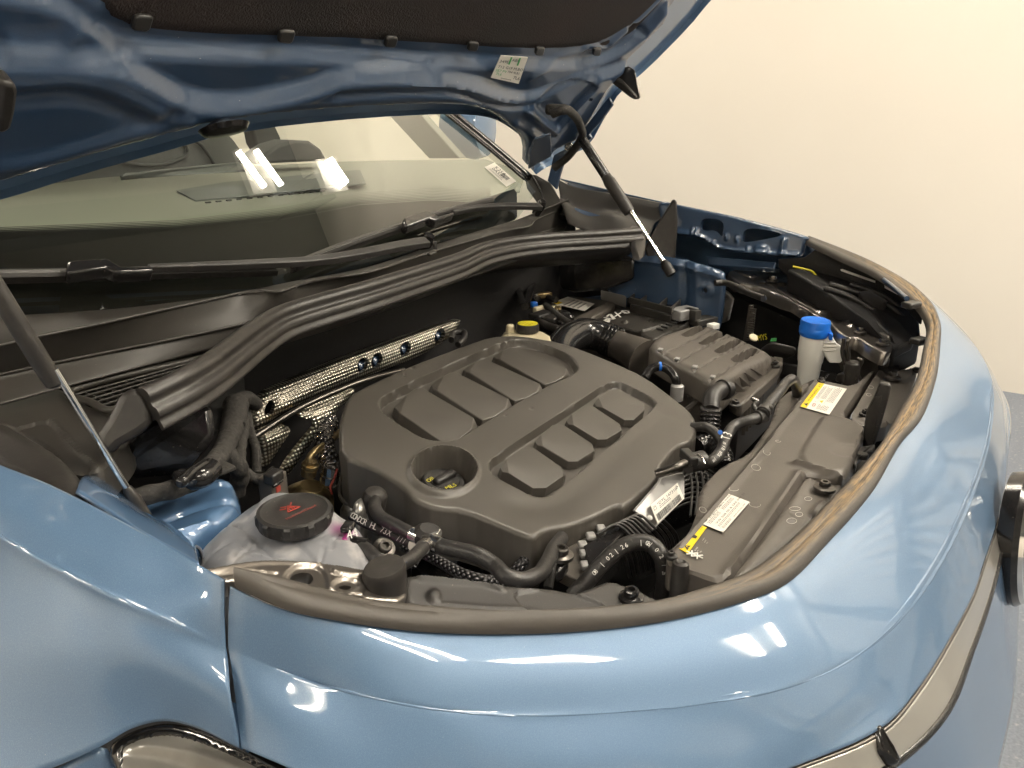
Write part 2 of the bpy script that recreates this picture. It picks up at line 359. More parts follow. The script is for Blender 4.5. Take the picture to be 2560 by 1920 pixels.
def screw(name, p, r, m, parent, ax=(0, 0, 1), hexa=False, washer=1.7):
    ax = Vector(ax).normalized(); p = Vector(p); e = ax.orthogonal().normalized(); g = ax.cross(e); V = []; Fc = []
    def ring(rad, h, k=18): 
        i0 = len(V)
        for j in range(k): a = 2*math.pi*j/k; V.append(p+ax*h+(e*math.cos(a)+g*math.sin(a))*rad)
        return i0
    k = 18; L = [ring(r*washer, -.002), ring(r*washer, r*.25), ring(r*1.25, r*.45), ring(r, r*.5)]
    L += [ring(r, r*1.2), ring(r*.85, r*1.4), ring(r*.5, r*1.4), ring(r*.42, r*.8)]
    for a, b in zip(L[:-1], L[1:]): Fc += [(a+j, a+(j+1) % k, b+(j+1) % k, b+j) for j in range(k)]
    Fc.append(tuple(range(L[-1], L[-1]+k)))
    if hexa:
        for j in range(k):
            a = 2*math.pi*j/k; s = math.cos(math.pi/6)/math.cos((a % (math.pi/3))-math.pi/6)
            for q in (3, 4, 5): V[L[q]+j] = p+ax*((V[L[q]+j]-p).dot(ax))+(e*math.cos(a)+g*math.sin(a))*(r*1.05*s*(1 if q < 5 else .9))
    return fix(mk(name, V, Fc, m, parent, 30))
def clamp(name, p, d, r, m, parent, wd=.010, ears=True):
    d = Vector(d).normalized(); V = [(r*1.02, -wd/2), (r*1.12, -wd/2), (r*1.14, 0), (r*1.12, wd/2), (r*1.02, wd/2)]
    o = lathe(name, p, d, V, m, parent, 20)
    return o
# ================================================================== THE ROOM
def quad(name, pts, m, parent=None, uvs=None): return mk(name, pts, [tuple(range(len(pts)))], m, parent, 0, uvs)
RX0, RX1, RY0, RY1, RZ = -6.5, 3.35, -7.0, 9.0, 4.6
struct(quad('floor', [(RX0, RY0, 0), (RX1, RY0, 0), (RX1, RY1, 0), (RX0, RY1, 0)], 'floor'))
for k in range(26):
    struct(box('wall_rib', (RX1-.04, -1.9-k*.19, RZ/2), (.08, .07, RZ-.2), 'beam_light', bevel=0))
for z in (.9, 2.3, 3.6): struct(box('wall_beam', (RX1-.06, -4.4, z), (.12, 5.2, .16), 'beam', bevel=0))
for y in (-1.75, -3.6, -5.4): struct(box('wall_beam', (RX1-.08, y, RZ/2), (.16, .14, RZ-.2), 'beam', bevel=0))
struct(quad('ceiling', [(RX0, RY0, RZ), (RX0, RY1, RZ), (RX1, RY1, RZ), (RX1, RY0, RZ)], 'ceiling'))
struct(box('wall', (RX1+.1, 1, RZ/2), (.2, 16, RZ), 'wall', bevel=0)); struct(box('wall', (-1.6, RY1+.1, RZ/2), (9.9, .2, RZ), 'wall', bevel=0))
struct(box('wall', (RX0-.1, 1, RZ/2), (.2, 16, RZ), 'wall', bevel=0))
# ribbed white sheet wall in front of the car, seen only as a reflection in the paint
V = []; n = 160
for i in range(n+1):
    x = RX0+(RX1-RX0)*i/n; y = RY0+(.14 if i % 4 in (1, 2) else 0)
    V += [(x, y, 0), (x, y, RZ)]
struct(mk('wall', V, [(2*i, 2*i+1, 2*i+3, 2*i+2) for i in range(n)], 'panel_white', None, 0))
for y in (-5.6, -3.2, -.8, 1.6, 4.0, 6.4): struct(box('ceiling_beam', ((RX0+RX1)/2, y, RZ-.13), (RX1-RX0, .16, .25), 'beam', bevel=0))
for x in (-5.2, -2.2, .8): struct(box('wall_beam', (x, RY0+.16, RZ/2), (.30, .2, RZ-.3), 'beam', bevel=0))
for z in (1.1, 2.6): struct(box('wall_beam', ((RX0+RX1)/2, RY0+.14, z), (RX1-RX0, .1, .22), 'beam', bevel=0))
def ceiling_lamp(x, y, L=1.3, wd=.13, pair=True, label='', z=RZ-.36):
    rz = .38 if L < .5 else 0; z = 3.9 if (L < .5 and not pair) else z; k_ = .056 if L < .5 else .17
    t = thing('ceiling_lamp', label, 'lamp', (x, y, z), 'lamps hanging under the ceiling')
    for s in ((-.5, .5) if pair else (0,)):
        box('tube', (x+s*2*(k_+wd*.5 if L < .5 else k_+wd), y, z), (wd if pair else wd*2.2, L, .03), 'lamp', t, rz, bevel=.005)
    box('housing', (x, y, z+.06), (.60+wd*2 if L > .5 else .2, L+.25 if L > .5 else L+.04, .05), 'panel_white', t)
    for s in (-.4, .4): tube('hanger', [(x, y+s*L, z+.08), (x, y+s*L, RZ)], .006, 'dark_steel', t, n=2, k=6)
LAMPS = [(2.66, 1.745, 1, .27, .032, 'short pair of tubes reflected in the windscreen, left of the single tube'), (2.96, 1.56, 0, .19, .045, 'single short tube reflected at the right of the windscreen'),
         (-4.4, -1.4, 1, .8, .08, 'added unseen pair of tubes hanging behind and left of the camera'), (2.75, -2.2, 1, 1.3, .10, 'added unseen pair of tubes above the left front corner of the car'), (.8, -3.0, 1, 1.2, .10, 'added unseen pair of tubes in front of the nose of the car'),  # tubes other than the mirrored ones are unseen, added to light the scene
         (-4.9, 1.6, 1, .8, .08, 'added unseen pair of tubes far out beyond the right-hand wing'), (.4, 4.4, 1, 1.2, .1, 'added unseen pair of tubes above the boot of the car'), (-1.54, -3.0, 1, .8, .06, 'pair of tubes mirrored in the bumper edge by the shut gap'),
         (1.2, .1, 1, .8, .07, 'added unseen pair of tubes directly above the engine bay'), (-3.8, 4.2, 1, 1.2, .1, 'added unseen pair of tubes in the far left corner of the room'), (2.1, -4.6, 1, 1.2, .1, 'added unseen pair of tubes between the ribbed wall and the cream wall')]
for x, y, pr, L_, w_, lab in LAMPS: ceiling_lamp(x, y, L_, w_, pr, lab)
# ================================================================== THE CAR BODY
car = thing('car', 'blue car standing in the room with its bonnet open over the engine', 'car', (0, 0, 0))
ZW = lambda L: [W(*q) for q in L]
# seal line: one real curve around the bay opening, higher at the wings, lower at the nose
SEALO = ZW([(586, 1454, 1.05), (703, 1508, 1.035), (861, 1543, 1.015), (1050, 1568, .995), (1208, 1575, .98), (1366, 1573, .967), (1525, 1562, .956), (1683, 1540, .947), (1860, 1495, .94), (1959, 1456, .937), (2073, 1347, .935), (2181, 1224, .936), (2255, 1100, .94), (2302, 1045, .945), (2340, 947, .957), (2350, 868, .97), (2350, 805, .983), (2330, 760, .995), (2277, 710, 1.01), (2188, 659, 1.03), (2125, 631, 1.04), (2023, 593, 1.05)])
SEALI = ZW([(586, 1423, 1.053), (672, 1435, 1.045), (798, 1467, 1.025), (893, 1492, 1.012), (1051, 1511, .998), (1240, 1526, .983), (1366, 1524, .973), (1518, 1515, .96), (1635, 1502, .952), (1750, 1470, .948), (1860, 1431, .945), (1934, 1382, .943), (2073, 1248, .94), (2206, 1100, .942), (2235, 1045, .945), (2283, 963, .957), (2308, 868, .97), (2315, 805, .98), (2299, 773, .99), (2267, 742, 1.0), (2188, 685, 1.022), (2093, 640, 1.038), (2014, 602, 1.05)])
# front bumper skin: seal line, crease, lower edge above the light strip
dn = lambda L, d: [p+Vector(d) for p in L]
r0 = [p+Vector((0, .004, -.0045)) for p in SEALO]; r0[-1] += Vector((0, 0, .004))
rA = ZW([(567, 1470, 1.043), (770, 1548, 1.012), (1060, 1605, .985), (1370, 1612, .955), (1700, 1580, .934), (1890, 1520, .926), (2110, 1360, .922), (2262, 1160, .927), (2350, 1000, .944), (2385, 880, .965), (2370, 800, .985), (2250, 700, 1.01), (2035, 594, 1.043)])
rB = ZW([(568, 1540, 1.03), (740, 1620, 1.0), (1058, 1690, .977), (1300, 1705, .95), (1580, 1690, .925), (1870, 1630, .908), (2060, 1520, .902), (2220, 1360, .902), (2340, 1180, .907), (2420, 1000, .925), (2420, 880, .955), (2300, 740, .99), (2045, 600, 1.03)])
rC = ZW([(571, 1618, 1.012), (764, 1697, .985), (882, 1732, .975), (1058, 1770, .96), (1300, 1788, .937), (1560, 1775, .918), (1860, 1740, .898), (2058, 1688, .888), (2206, 1592, .883), (2330, 1432, .883), (2419, 1255, .888), (2478, 1050, .905), (2470, 925, .935), (2330, 755, .975), (2055, 605, 1.015)])
rD = ZW([(576, 1660, .99), (770, 1740, .966), (1058, 1815, .938), (1300, 1835, .912), (1560, 1830, .892), (1870, 1790, .872), (2100, 1720, .858), (2250, 1610, .853), (2370, 1440, .855), (2450, 1262, .862), (2512, 1070, .878), (2500, 930, .91), (2345, 760, .955), (2060, 612, .99)])
rE = ZW([(605, 1868, .962), (800, 1950, .944), (1060, 2030, .915), (1300, 2060, .893), (1620, 2040, .872), (1960, 1925, .854), (2206, 1817, .846), (2295, 1718, .843), (2379, 1584, .841), (2433, 1481, .839), (2458, 1406, .838), (2493, 1298, .837), (2518, 1150, .842), (2515, 1000, .862), (2330, 790, .905), (2060, 650, .95)])
def sub(a, b, t):
    A, B = cr(a, 40), cr(b, 40); return [Vector(p) for p in A*(1-t)+B*t]
mid = lambda a, b, t, d: [p+Vector(d) for p in sub(a, b, t)]
bump = loft('front_bumper', [cr(r0, 60)*1.0, mid(r0, rC, .28, (0, 0, .0032)), mid(r0, rC, .62, (0, 0, .0034)), mid(r0, rC, .94, (0, 0, .0008)), rC, mid(rC, rE, .05, (0, 0, 0)), mid(rC, rE, .5, (-.0005, -.001, .0005)), rE], 'paint', car, nu=150, nv=70, thick=.002)
# light strip below it and the lower bumper
s0 = ZW([(1960, 1935, .849), (2206, 1828, .841), (2295, 1728, .838), (2379, 1592, .836), (2433, 1488, .834), (2460, 1410, .833), (2497, 1298, .832)])
s1 = ZW([(2030, 2010, .825), (2222, 1915, .818), (2354, 1792, .814), (2428, 1619, .811), (2478, 1471, .810), (2495, 1400, .810), (2512, 1305, .811)])
loft('light_strip', [s0, sub(s0, s1, .33), sub(s0, s1, .66), s1], 'lens', car, nu=50, nv=10, thick=.004)
tube('strip_trim', s1, .004, 'gloss_black', car, n=50); tube('strip_trim', s0, .0022, 'dark_steel', car, n=50)
s2 = ZW([(2060, 2060, .80), (2250, 1960, .79), (2380, 1830, .785), (2450, 1640, .782), (2497, 1480, .782), (2515, 1400, .782), (2530, 1320, .785)])
s3 = ZW([(2060, 2260, .67), (2300, 2200, .66), (2450, 2060, .65), (2500, 1900, .65), (2535, 1720, .65), (2545, 1540, .66), (2550, 1400, .67)])
loft('lower_bumper', [s1, sub(s1, s2, .5), s2, sub(s2, s3, .5), s3], 'paint', car, nu=50, nv=24, thick=.002)
loft('lower_bumper', [s3, [p+Vector((0, .03, -.2)) for p in s3]], 'gloss_black', car, nu=40, nv=6)
slab('strip_end', [W(2190, 1816, .85), W(2206, 1806, .85), (W(2235, 1860, .838)), W(2262, 1905, .826), W(2238, 1912, .826), W(2210, 1875, .838)], (0, .03, -.03), 'gloss_black', car, .003)
# badge at the middle of the nose: a round emblem with a raised V over W, seen almost edge on
bc = W(2552, 1345, .80); bn = Vector((-.15, -.97, .15)).normalized(); R_ = .078
bd = lathe('emblem', bc, bn, [(R_*1.03, -.014), (R_*1.08, .003), (R_*.98, .012), (R_*.93, .006), (0.01, .006)], 'gloss_black', car, 48)
lathe('emblem_field', bc+bn*.0065, bn, [(R_*.9, 0), (R_*.9, .0015), (R_*.1, .0015)], 'gloss_black', bd, 40)
lathe('emblem_ring', bc+bn*.006, bn, [(R_*1.02, 0), (R_*1.0, .008), (R_*.9, .008), (R_*.88, 0)], 'chrome', bd, 48)
be = bn.orthogonal(); be = Vector((1, 0, 0)); be = (be-bn*be.dot(bn)).normalized(); bg_ = bn.cross(be)
for L in (((-.35, .78), (0, .12), (.35, .78)), ((-.75, .35), (-.35, -.75), (0, 0), (.35, -.75), (.75, .35))):
    for a, b in zip(L[:-1], L[1:]):
        pa, pb = bc+be*a[0]*R_+bg_*a[1]*R_+bn*.011, bc+be*b[0]*R_+bg_*b[1]*R_+bn*.011; d_ = (pb-pa)
        box('emblem_stroke', (pa+pb)/2, (d_.length+.006, .011, .006), 'chrome', bd, e=(d_.normalized(), bn.cross(d_.normalized()), bn), bevel=.001)
# right-hand wing (near) with its shoulder crease
f0 = ZW([(-220, 1060, 1.09), (-60, 1135, 1.083), (0, 1165, 1.08), (110, 1208, 1.075), (215, 1258, 1.07), (350, 1330, 1.062), (500, 1413, 1.053), (561, 1450, 1.048)])
f0b = ZW([(-240, 1090, 1.088), (-60, 1175, 1.08), (0, 1205, 1.077), (110, 1250, 1.072), (215, 1302, 1.066), (350, 1375, 1.058), (500, 1455, 1.046), (561, 1490, 1.04)])
f1 = ZW([(-300, 1200, 1.07), (-60, 1305, 1.064), (30, 1360, 1.062), (118, 1409, 1.058), (200, 1450, 1.053), (294, 1497, 1.046), (440, 1560, 1.03), (565, 1618, 1.012)])
f1b = ZW([(-320, 1260, 1.058), (-70, 1365, 1.05), (30, 1420, 1.046), (118, 1468, 1.042), (200, 1508, 1.036), (294, 1552, 1.028), (440, 1610, 1.01), (570, 1662, .99)])
f2 = ZW([(-420, 1500, 1.035), (-100, 1580, 1.022), (0, 1620, 1.018), (118, 1640, 1.016), (220, 1660, 1.012), (310, 1680, 1.008), (450, 1710, .996), (584, 1745, .980)])
f3 = ZW([(-500, 2100, .95), (-60, 1975, .958), (129, 1920, .964), (259, 1861, .972), (329, 1820, .976), (411, 1800, .976), (480, 1812, .972), (600, 1868, .962)])
loft('wing', [f0, f0b, mid(f0b, f1, .5, (0, 0, .002)), mid(f0b, f1, .94, (0, 0, 0)), f1, mid(f1, f3, .05, (0, 0, 0)), mid(f1, f3, .5, (-.004, -.004, .004)), f3], 'paint', car, nu=90, nv=60, thick=.002)['label'] = 'right front wing beside the coolant tank'
# dark shut gap between wing and bumper
loft('shut_gap', [[p+Vector((.004, .004, -.008)) for p in ZW([(564, 1450, 1.045), (567, 1618, 1.01), (573, 1662, .99), (586, 1745, .978), (602, 1868, .956)])], [p+Vector((.004, .004, -.008)) for p in ZW([(571, 1455, 1.045), (574, 1618, 1.01), (580, 1662, .99), (592, 1745, .978), (609, 1868, .956)])]], 'dark', car, nu=20, nv=3)
for q in ((561, 1452, 1.049), (573, 1458, 1.047)): pass
# headlight under the wing
hp = Plane(W(450, 1870, .955), (W(450, 1870, .955)-CAM).normalized()*-1+Vector((-.3, -.2, .5)))
HO = [(259, 1866), (329, 1824), (411, 1804), (480, 1816), (605, 1872), (700, 1925), (820, 1990), (760, 2080), (400, 2080), (300, 1960)]
hl = relief('headlight', hp, HO, 'lamp_black', car, .002, edge=(.004, .006), skirt=.05, feats=[('p', [(292, 1882), (350, 1850), (415, 1842), (480, 1852), (610, 1905), (760, 1985), (700, 2060), (380, 2060)], -.0025, .0015)])
LI = [(284, 1884), (344, 1848), (413, 1836), (479, 1846), (606, 1899), (770, 1990), (700, 2070), (370, 2070)]
relief('lens', Plane(hp.o+hp.n*.0005, hp.n), LI, 'lens_dark', hl, .002, edge=(.001, .003), skirt=.004, feats=[('l', [(310, 1890), (420, 1905), (640, 2000)], -.0015, .003), ('l', [(350, 1862), (480, 1880), (700, 1975)], .001, .002)])
loft('headlight_surround', [ZW([(-60, 1985, .945), (129, 1928, .952), (259, 1869, .958), (300, 1960, .93)]), ZW([(-60, 2060, .92), (129, 2040, .925), (259, 1990, .93), (300, 1990, .925)])], 'paint', car, nu=16, nv=6, thick=.002)
# ------------------------------------------------------------------ inner wings and bay walls
bay = []
def under(o, lab): o['label'] = lab; return o
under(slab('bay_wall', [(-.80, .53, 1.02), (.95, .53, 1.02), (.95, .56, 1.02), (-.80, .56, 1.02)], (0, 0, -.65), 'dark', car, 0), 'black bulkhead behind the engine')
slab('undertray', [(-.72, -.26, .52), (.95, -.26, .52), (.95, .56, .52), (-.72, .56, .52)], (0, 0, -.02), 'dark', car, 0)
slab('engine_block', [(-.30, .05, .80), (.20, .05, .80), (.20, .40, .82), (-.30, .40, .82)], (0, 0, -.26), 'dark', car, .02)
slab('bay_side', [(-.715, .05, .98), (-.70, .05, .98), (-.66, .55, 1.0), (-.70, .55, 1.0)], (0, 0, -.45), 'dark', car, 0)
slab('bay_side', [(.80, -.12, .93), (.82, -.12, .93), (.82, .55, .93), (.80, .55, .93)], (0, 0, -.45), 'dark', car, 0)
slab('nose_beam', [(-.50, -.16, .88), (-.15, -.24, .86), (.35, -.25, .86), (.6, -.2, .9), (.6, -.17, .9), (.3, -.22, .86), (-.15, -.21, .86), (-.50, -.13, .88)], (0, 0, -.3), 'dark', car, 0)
# near blue flange, gutter and suspension tower
loft('inner_wing', [ZW([(190, 1230, 1.06), (260, 1275, 1.055), (350, 1335, 1.05), (440, 1385, 1.045), (497, 1416, 1.045)]), ZW([(205, 1196, 1.045), (262, 1232, 1.045), (330, 1280, 1.04), (420, 1330, 1.035), (488, 1372, 1.03)]),
     ZW([(235, 1192, 1.02), (290, 1230, 1.015), (350, 1275, 1.01), (430, 1318, 1.005), (500, 1372, 1.0)]), ZW([(250, 1195, .96), (300, 1235, .95), (360, 1290, .95), (440, 1340, .95), (510, 1400, .95)])], 'paint_mid', car, nu=30, nv=20, thick=.002, smooth=60)
TW = HZ(.955)
tower = relief('suspension_tower', TW, [(300, 1280), (340, 1250), (400, 1228), (480, 1205), (560, 1178), (588, 1200), (600, 1250), (560, 1290), (480, 1330), (430, 1390), (350, 1340)], 'paint_mid', car, .002,
       edge=(.014, .018), skirt=.25, feats=[('l', [(360, 1270), (450, 1240), (570, 1205)], .004, .004), ('l', [(400, 1310), (480, 1275), (590, 1245)], -.004, .004), ('l', [(420, 1340), (520, 1300)], .003, .003)])
# far inner wing: blue pressed panel, standing along the wheel arch
FI = Plane((.62, 0, 1), (-1, 0, .05))
relief('inner_wing', FI, [(1560, 640), (1600, 632), (1700, 648), (1806, 678), (1812, 700), (1802, 800), (1790, 840), (1760, 850), (1540, 760), (1500, 700)], 'paint_shaded', car, .004, edge=(.004, .006), skirt=.01,
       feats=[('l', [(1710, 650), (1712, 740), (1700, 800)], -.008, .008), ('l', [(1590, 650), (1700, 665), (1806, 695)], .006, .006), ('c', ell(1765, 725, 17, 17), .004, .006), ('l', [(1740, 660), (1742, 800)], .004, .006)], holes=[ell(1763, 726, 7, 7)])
FT = HZ(.865)
relief('suspension_tower', FT, [(1400, 745), (1430, 735), (1500, 728), (1540, 705), (1600, 695), (1640, 715), (1680, 760), (1700, 800), (1600, 800), (1450, 780)], 'paint', car, .004, edge=(.03, .05), skirt=.1,
       feats=[('l', [(1530, 720), (1560, 740), (1640, 740)], .012, .012)])
# far wing: top rail with two openings
FW = Plane((.70, 0, 1.05), (-1, 0, .22))
relief('wing', FW, [(1640, 498), (1710, 514), (1840, 541), (1950, 570), (2030, 594), (2012, 604), (2005, 640), (1990, 643), (1935, 642), (1792, 623), (1758, 597), (1685, 586), (1650, 560)], 'paint_shaded', car, .003, edge=(.006, .008), skirt=.012,
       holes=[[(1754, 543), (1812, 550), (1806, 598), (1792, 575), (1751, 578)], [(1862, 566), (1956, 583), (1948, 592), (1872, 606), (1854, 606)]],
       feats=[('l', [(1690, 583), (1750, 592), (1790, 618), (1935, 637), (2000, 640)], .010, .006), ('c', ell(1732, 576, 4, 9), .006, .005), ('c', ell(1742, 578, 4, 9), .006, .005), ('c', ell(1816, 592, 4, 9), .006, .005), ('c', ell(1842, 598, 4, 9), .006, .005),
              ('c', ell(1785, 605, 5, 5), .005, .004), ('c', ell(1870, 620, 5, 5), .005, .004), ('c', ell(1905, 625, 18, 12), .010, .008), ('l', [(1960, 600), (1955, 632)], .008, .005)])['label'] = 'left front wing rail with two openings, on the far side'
slab('wing_bracket', [WX(1765, 640, .72), WX(1940, 655, .70), WX(1935, 672, .69), WX(1860, 668, .70), WX(1770, 662, .71)], (.01, 0, -.01), 'paint_shaded', car, .002)
# outside of the far wing, below its top edge
g0 = [WX(1400, 447, .745), WX(1560, 484, .745), WX(1710, 517, .745), WX(1840, 543, .742), WX(2025, 595, .735)]
loft('wing', [g0, [p+Vector((.05, 0, -.02)) for p in g0], [p+Vector((.12, 0, -.10)) for p in g0], [p+Vector((.14, 0, -.35)) for p in g0]], 'paint', car, nu=40, nv=16, thick=.002)
# ------------------------------------------------------------------ windscreen, pillars, cabin
WS = Plane((0, .50, 1.08), (0, -.545, .8386))
def wsx(px, py, h=0): return WS.at(px, py, h)
gl = [wsx(-500, 820), wsx(-60, 800), wsx(53, 788), wsx(287, 772), wsx(533, 743), wsx(900, 672), wsx(1080, 620), wsx(1293, 548), wsx(1340, 480), wsx(1308, 440), wsx(1120, 284), wsx(1000, 190), wsx(700, 100), wsx(100, 200), wsx(-500, 420)]
ws = slab('windscreen', gl, WS.n*-.004, 'glass', car, 0)
# black printed border under the glass
fr = [(-500, 820), (-60, 800), (53, 788), (287, 772), (533, 743), (900, 672), (1080, 620), (1293, 548), (1292, 470), (1180, 505), (1080, 500), (900, 512), (700, 550), (450, 580), (200, 590), (0, 598), (-500, 640)]
relief('printed_border', Plane(WS.o-WS.n*.006, WS.n), fr, 'frit', ws, .02, skirt=0, rnd=0)
dv = []; df = []                                              # the dotted fade of the border: rows of round dots
def addot(c, r):
    n0 = len(dv); 
    for j in range(6): a = j*math.pi/3; dv.append(tuple(c+WS.e1*math.cos(a)*r+WS.e2*math.sin(a)*r))
    df.append(tuple(range(n0, n0+6)))
for row in range(8):
    for k in range(330):
        px = -60+k*3.9+(row % 2)*1.95
        top = np.interp(px, [-60, 0, 200, 450, 700, 900, 1080, 1180, 1300], [600, 597, 589, 579, 549, 511, 499, 504, 470])
        addot(WS.at(px, top-1.5-row*3.8, -.0062), .0024-.00022*row)
d_ = mk('printed_dots', dv, df, 'frit', ws, 0); d_['kind'] = 'stuff'
sticker('sticker', [wsx(1211, 418, .002), wsx(1236, 407, .002), wsx(1290, 454, .002), wsx(1265, 467, .002)][::-1][1:]+[wsx(1265, 467, .002)] if False else [wsx(1236, 407, .002), wsx(1290, 454, .002), wsx(1266, 467, .002), wsx(1211, 418, .002)], 'paper', ws,
        [('T', 'ink', .16, .20, .2, 'K25A'), ('T', 'ink', .16, .36, .2, '0A555'), ('B', 'ink', .5, .10, .3, .2), ('L', 'grey_ink', .15, .40, .6, 2, .04)], asp=.52)
tube('windscreen_trim', [wsx(1000, 196, .006), wsx(1116, 283, .006), wsx(1214, 362, .006), wsx(1312, 445, .006)], .006, 'gloss_black', car)
tube('pillar', [wsx(1020, 190, -.01), wsx(1128, 283, -.01), wsx(1222, 360, -.01), wsx(1322, 445, -.01)], .011, 'gloss_black', car)
# door mirror beyond the pillar
mc = WX(1175, 318, .98); dm = lathe('door_mirror', mc, (.2, -1, 0), [(.01, -.09), (.06, -.07), (.085, -.02), (.09, .02), (.08, .05), (.03, .06)], 'paint', car, 28)
# dashboard, seats, wheel behind the glass
dsh = loft('dashboard', [[W(-400, 640, 1.06), W(0, 640, 1.06), W(450, 640, 1.05), W(900, 570, 1.05), W(1300, 480, 1.05)], [W(-400, 560, 1.10), W(0, 560, 1.10), W(450, 540, 1.09), W(900, 470, 1.09), W(1300, 430, 1.08)], [W(-400, 530, 1.12), W(0, 486, 1.12), W(303, 449, 1.12), W(900, 410, 1.11), W(1232, 406, 1.10)], [W(-400, 560, 1.04), W(0, 500, 1.0), W(303, 460, 1.0), W(900, 415, 1.0), W(1232, 409, 1.0)]], 'dash', car, nu=40, nv=30, thick=.004)
slab('defroster_panel', [W(440, 475, 1.118), W(560, 455, 1.118), W(900, 424, 1.112), W(915, 458, 1.105), W(700, 480, 1.105), W(488, 501, 1.105)], (0, 0, -.004), 'dash_dark', dsh, .002)
for i in range(12): 
    a = W(520+i*26, 506-i*2.6, 1.104); box('vent_slot', a, (.012, .006, .003), 'dark', dsh, bevel=0)
loft('instrument_hood', [[W(303, 452, 1.12), W(420, 442, 1.12), W(612, 428, 1.12)], [W(303, 440, 1.135), W(420, 428, 1.135), W(612, 408, 1.135)], [W(312, 434, 1.14), W(430, 423, 1.14), W(612, 404, 1.14)]], 'dash_dark', dsh, nu=20, nv=8, thick=.006)
slab('steering_cowl', [WY(*p, 1.62) for p in ((640, 410), (662, 385), (695, 362), (735, 350), (775, 352), (803, 372), (820, 402))], (.02, .12, 0), 'seat', car, .01)
slab('seat', [WY(*p, 2.0) for p in ((-300, 560), (-300, 300), (200, 250), (480, 250), (545, 300), (590, 350), (625, 400), (600, 440), (0, 510))], (0, .12, 0), 'seat_grey', car, .02)
tube('seat_seam', [WY(*p, 1.99) for p in ((290, 400), (350, 412), (430, 405), (470, 380), (455, 345))], .006, 'seat', car); tube('seat_seam', [WY(*p, 1.99) for p in ((440, 335), (500, 360), (530, 400), (545, 430))], .006, 'seat', car)
slab('side_pillar', [WY(*p, 2.05) for p in ((618, 250), (660, 250), (682, 300), (706, 350), (690, 362), (655, 385), (640, 360))], (0, .06, 0), 'seat', car, .01)
slab('cabin_floor', [(-.75, .8, .85), (.75, .8, .85), (.75, 3.4, .85), (-.75, 3.4, .85)], (0, 0, -.02), 'seat', car, 0)
slab('cabin_rear', [(-.75, 3.3, .85), (.75, 3.3, .85), (.75, 3.4, 1.62), (-.75, 3.4, 1.62)], (0, .02, 0), 'seat', car, 0)
slab('door_trim', [(.76, .9, 1.05), (.76, 3.3, 1.13), (.76, 3.3, .8), (.76, .9, .8)], (.04, 0, 0), 'dash_dark', car, 0)
slab('door_trim', [(-.76, .9, 1.12), (-.76, 3.3, 1.22), (-.76, 3.3, .8), (-.76, .9, .8)], (-.04, 0, 0), 'seat', car, 0)
slab('roof', [(-.62, 1.25, 1.60), (.62, 1.25, 1.60), (.64, 3.4, 1.66), (-.64, 3.4, 1.66)], (0, 0, .03), 'dash', car, 0)
slab('pillar_trim', [WX(948, 262, .70), WX(1030, 262, .69), WX(1150, 396, .70), WX(1072, 396, .71)], (.03, 0, 0), 'dash', car, .003)
# ================================================================== BONNET, seen from below
BP = Plane((0, .60, 1.14), (0, -.746, -.666), (1, 0, 0))
BO = [(-700, 560), (-300, 540), (0, 471), (205, 406), (410, 352), (533, 317), (615, 305), (697, 293), (900, 275), (1096, 267), (1166, 270), (1219, 279), (1260, 303), (1301, 336), (1321, 369), (1319, 424), (1345, 404), (1379, 389), (1400, 375), (1456, 352), (1500, 268), (1532, 215), (1600, 160), (1702, 57), (1748, 0), (1900, -170), (1700, -330), (1200, -380), (0, -400), (-700, -300)]
ridge1 = [(-700, -60), (0, -30), (130, 0), (205, 40), (245, 80), (290, 108), (345, 120), (410, 126), (574, 132), (760, 136), (900, 143), (1100, 152), (1260, 157), (1383, 161), (1465, 158), (1530, 138), (1600, 95), (1690, -10)]
ridge2 = [(-700, 150), (0, 146), (184, 150), (287, 163), (369, 195), (451, 245), (533, 263), (615, 259), (700, 243), (779, 224), (850, 196), (952, 190), (1096, 196), (1198, 213), (1260, 239), (1321, 250), (1383, 230), (1457, 195), (1506, 188), (1560, 170)]
top = [(1900, -170), (1700, -330), (1200, -380), (0, -400), (-700, -300)]
low = [(-700, 560), (0, 520), (600, 400), (1300, 450), (1600, 250)]
bon = thing('bonnet', 'blue bonnet held open on gas struts, seen from underneath', 'bonnet', (0, .60, 1.14))
low2 = [(1600, 160), (1456, 420), (1300, 480), (600, 420), (0, 560), (-700, 620)]
BG = Plane(BP.o-BP.n*.039, BP.n, (1, 0, 0))
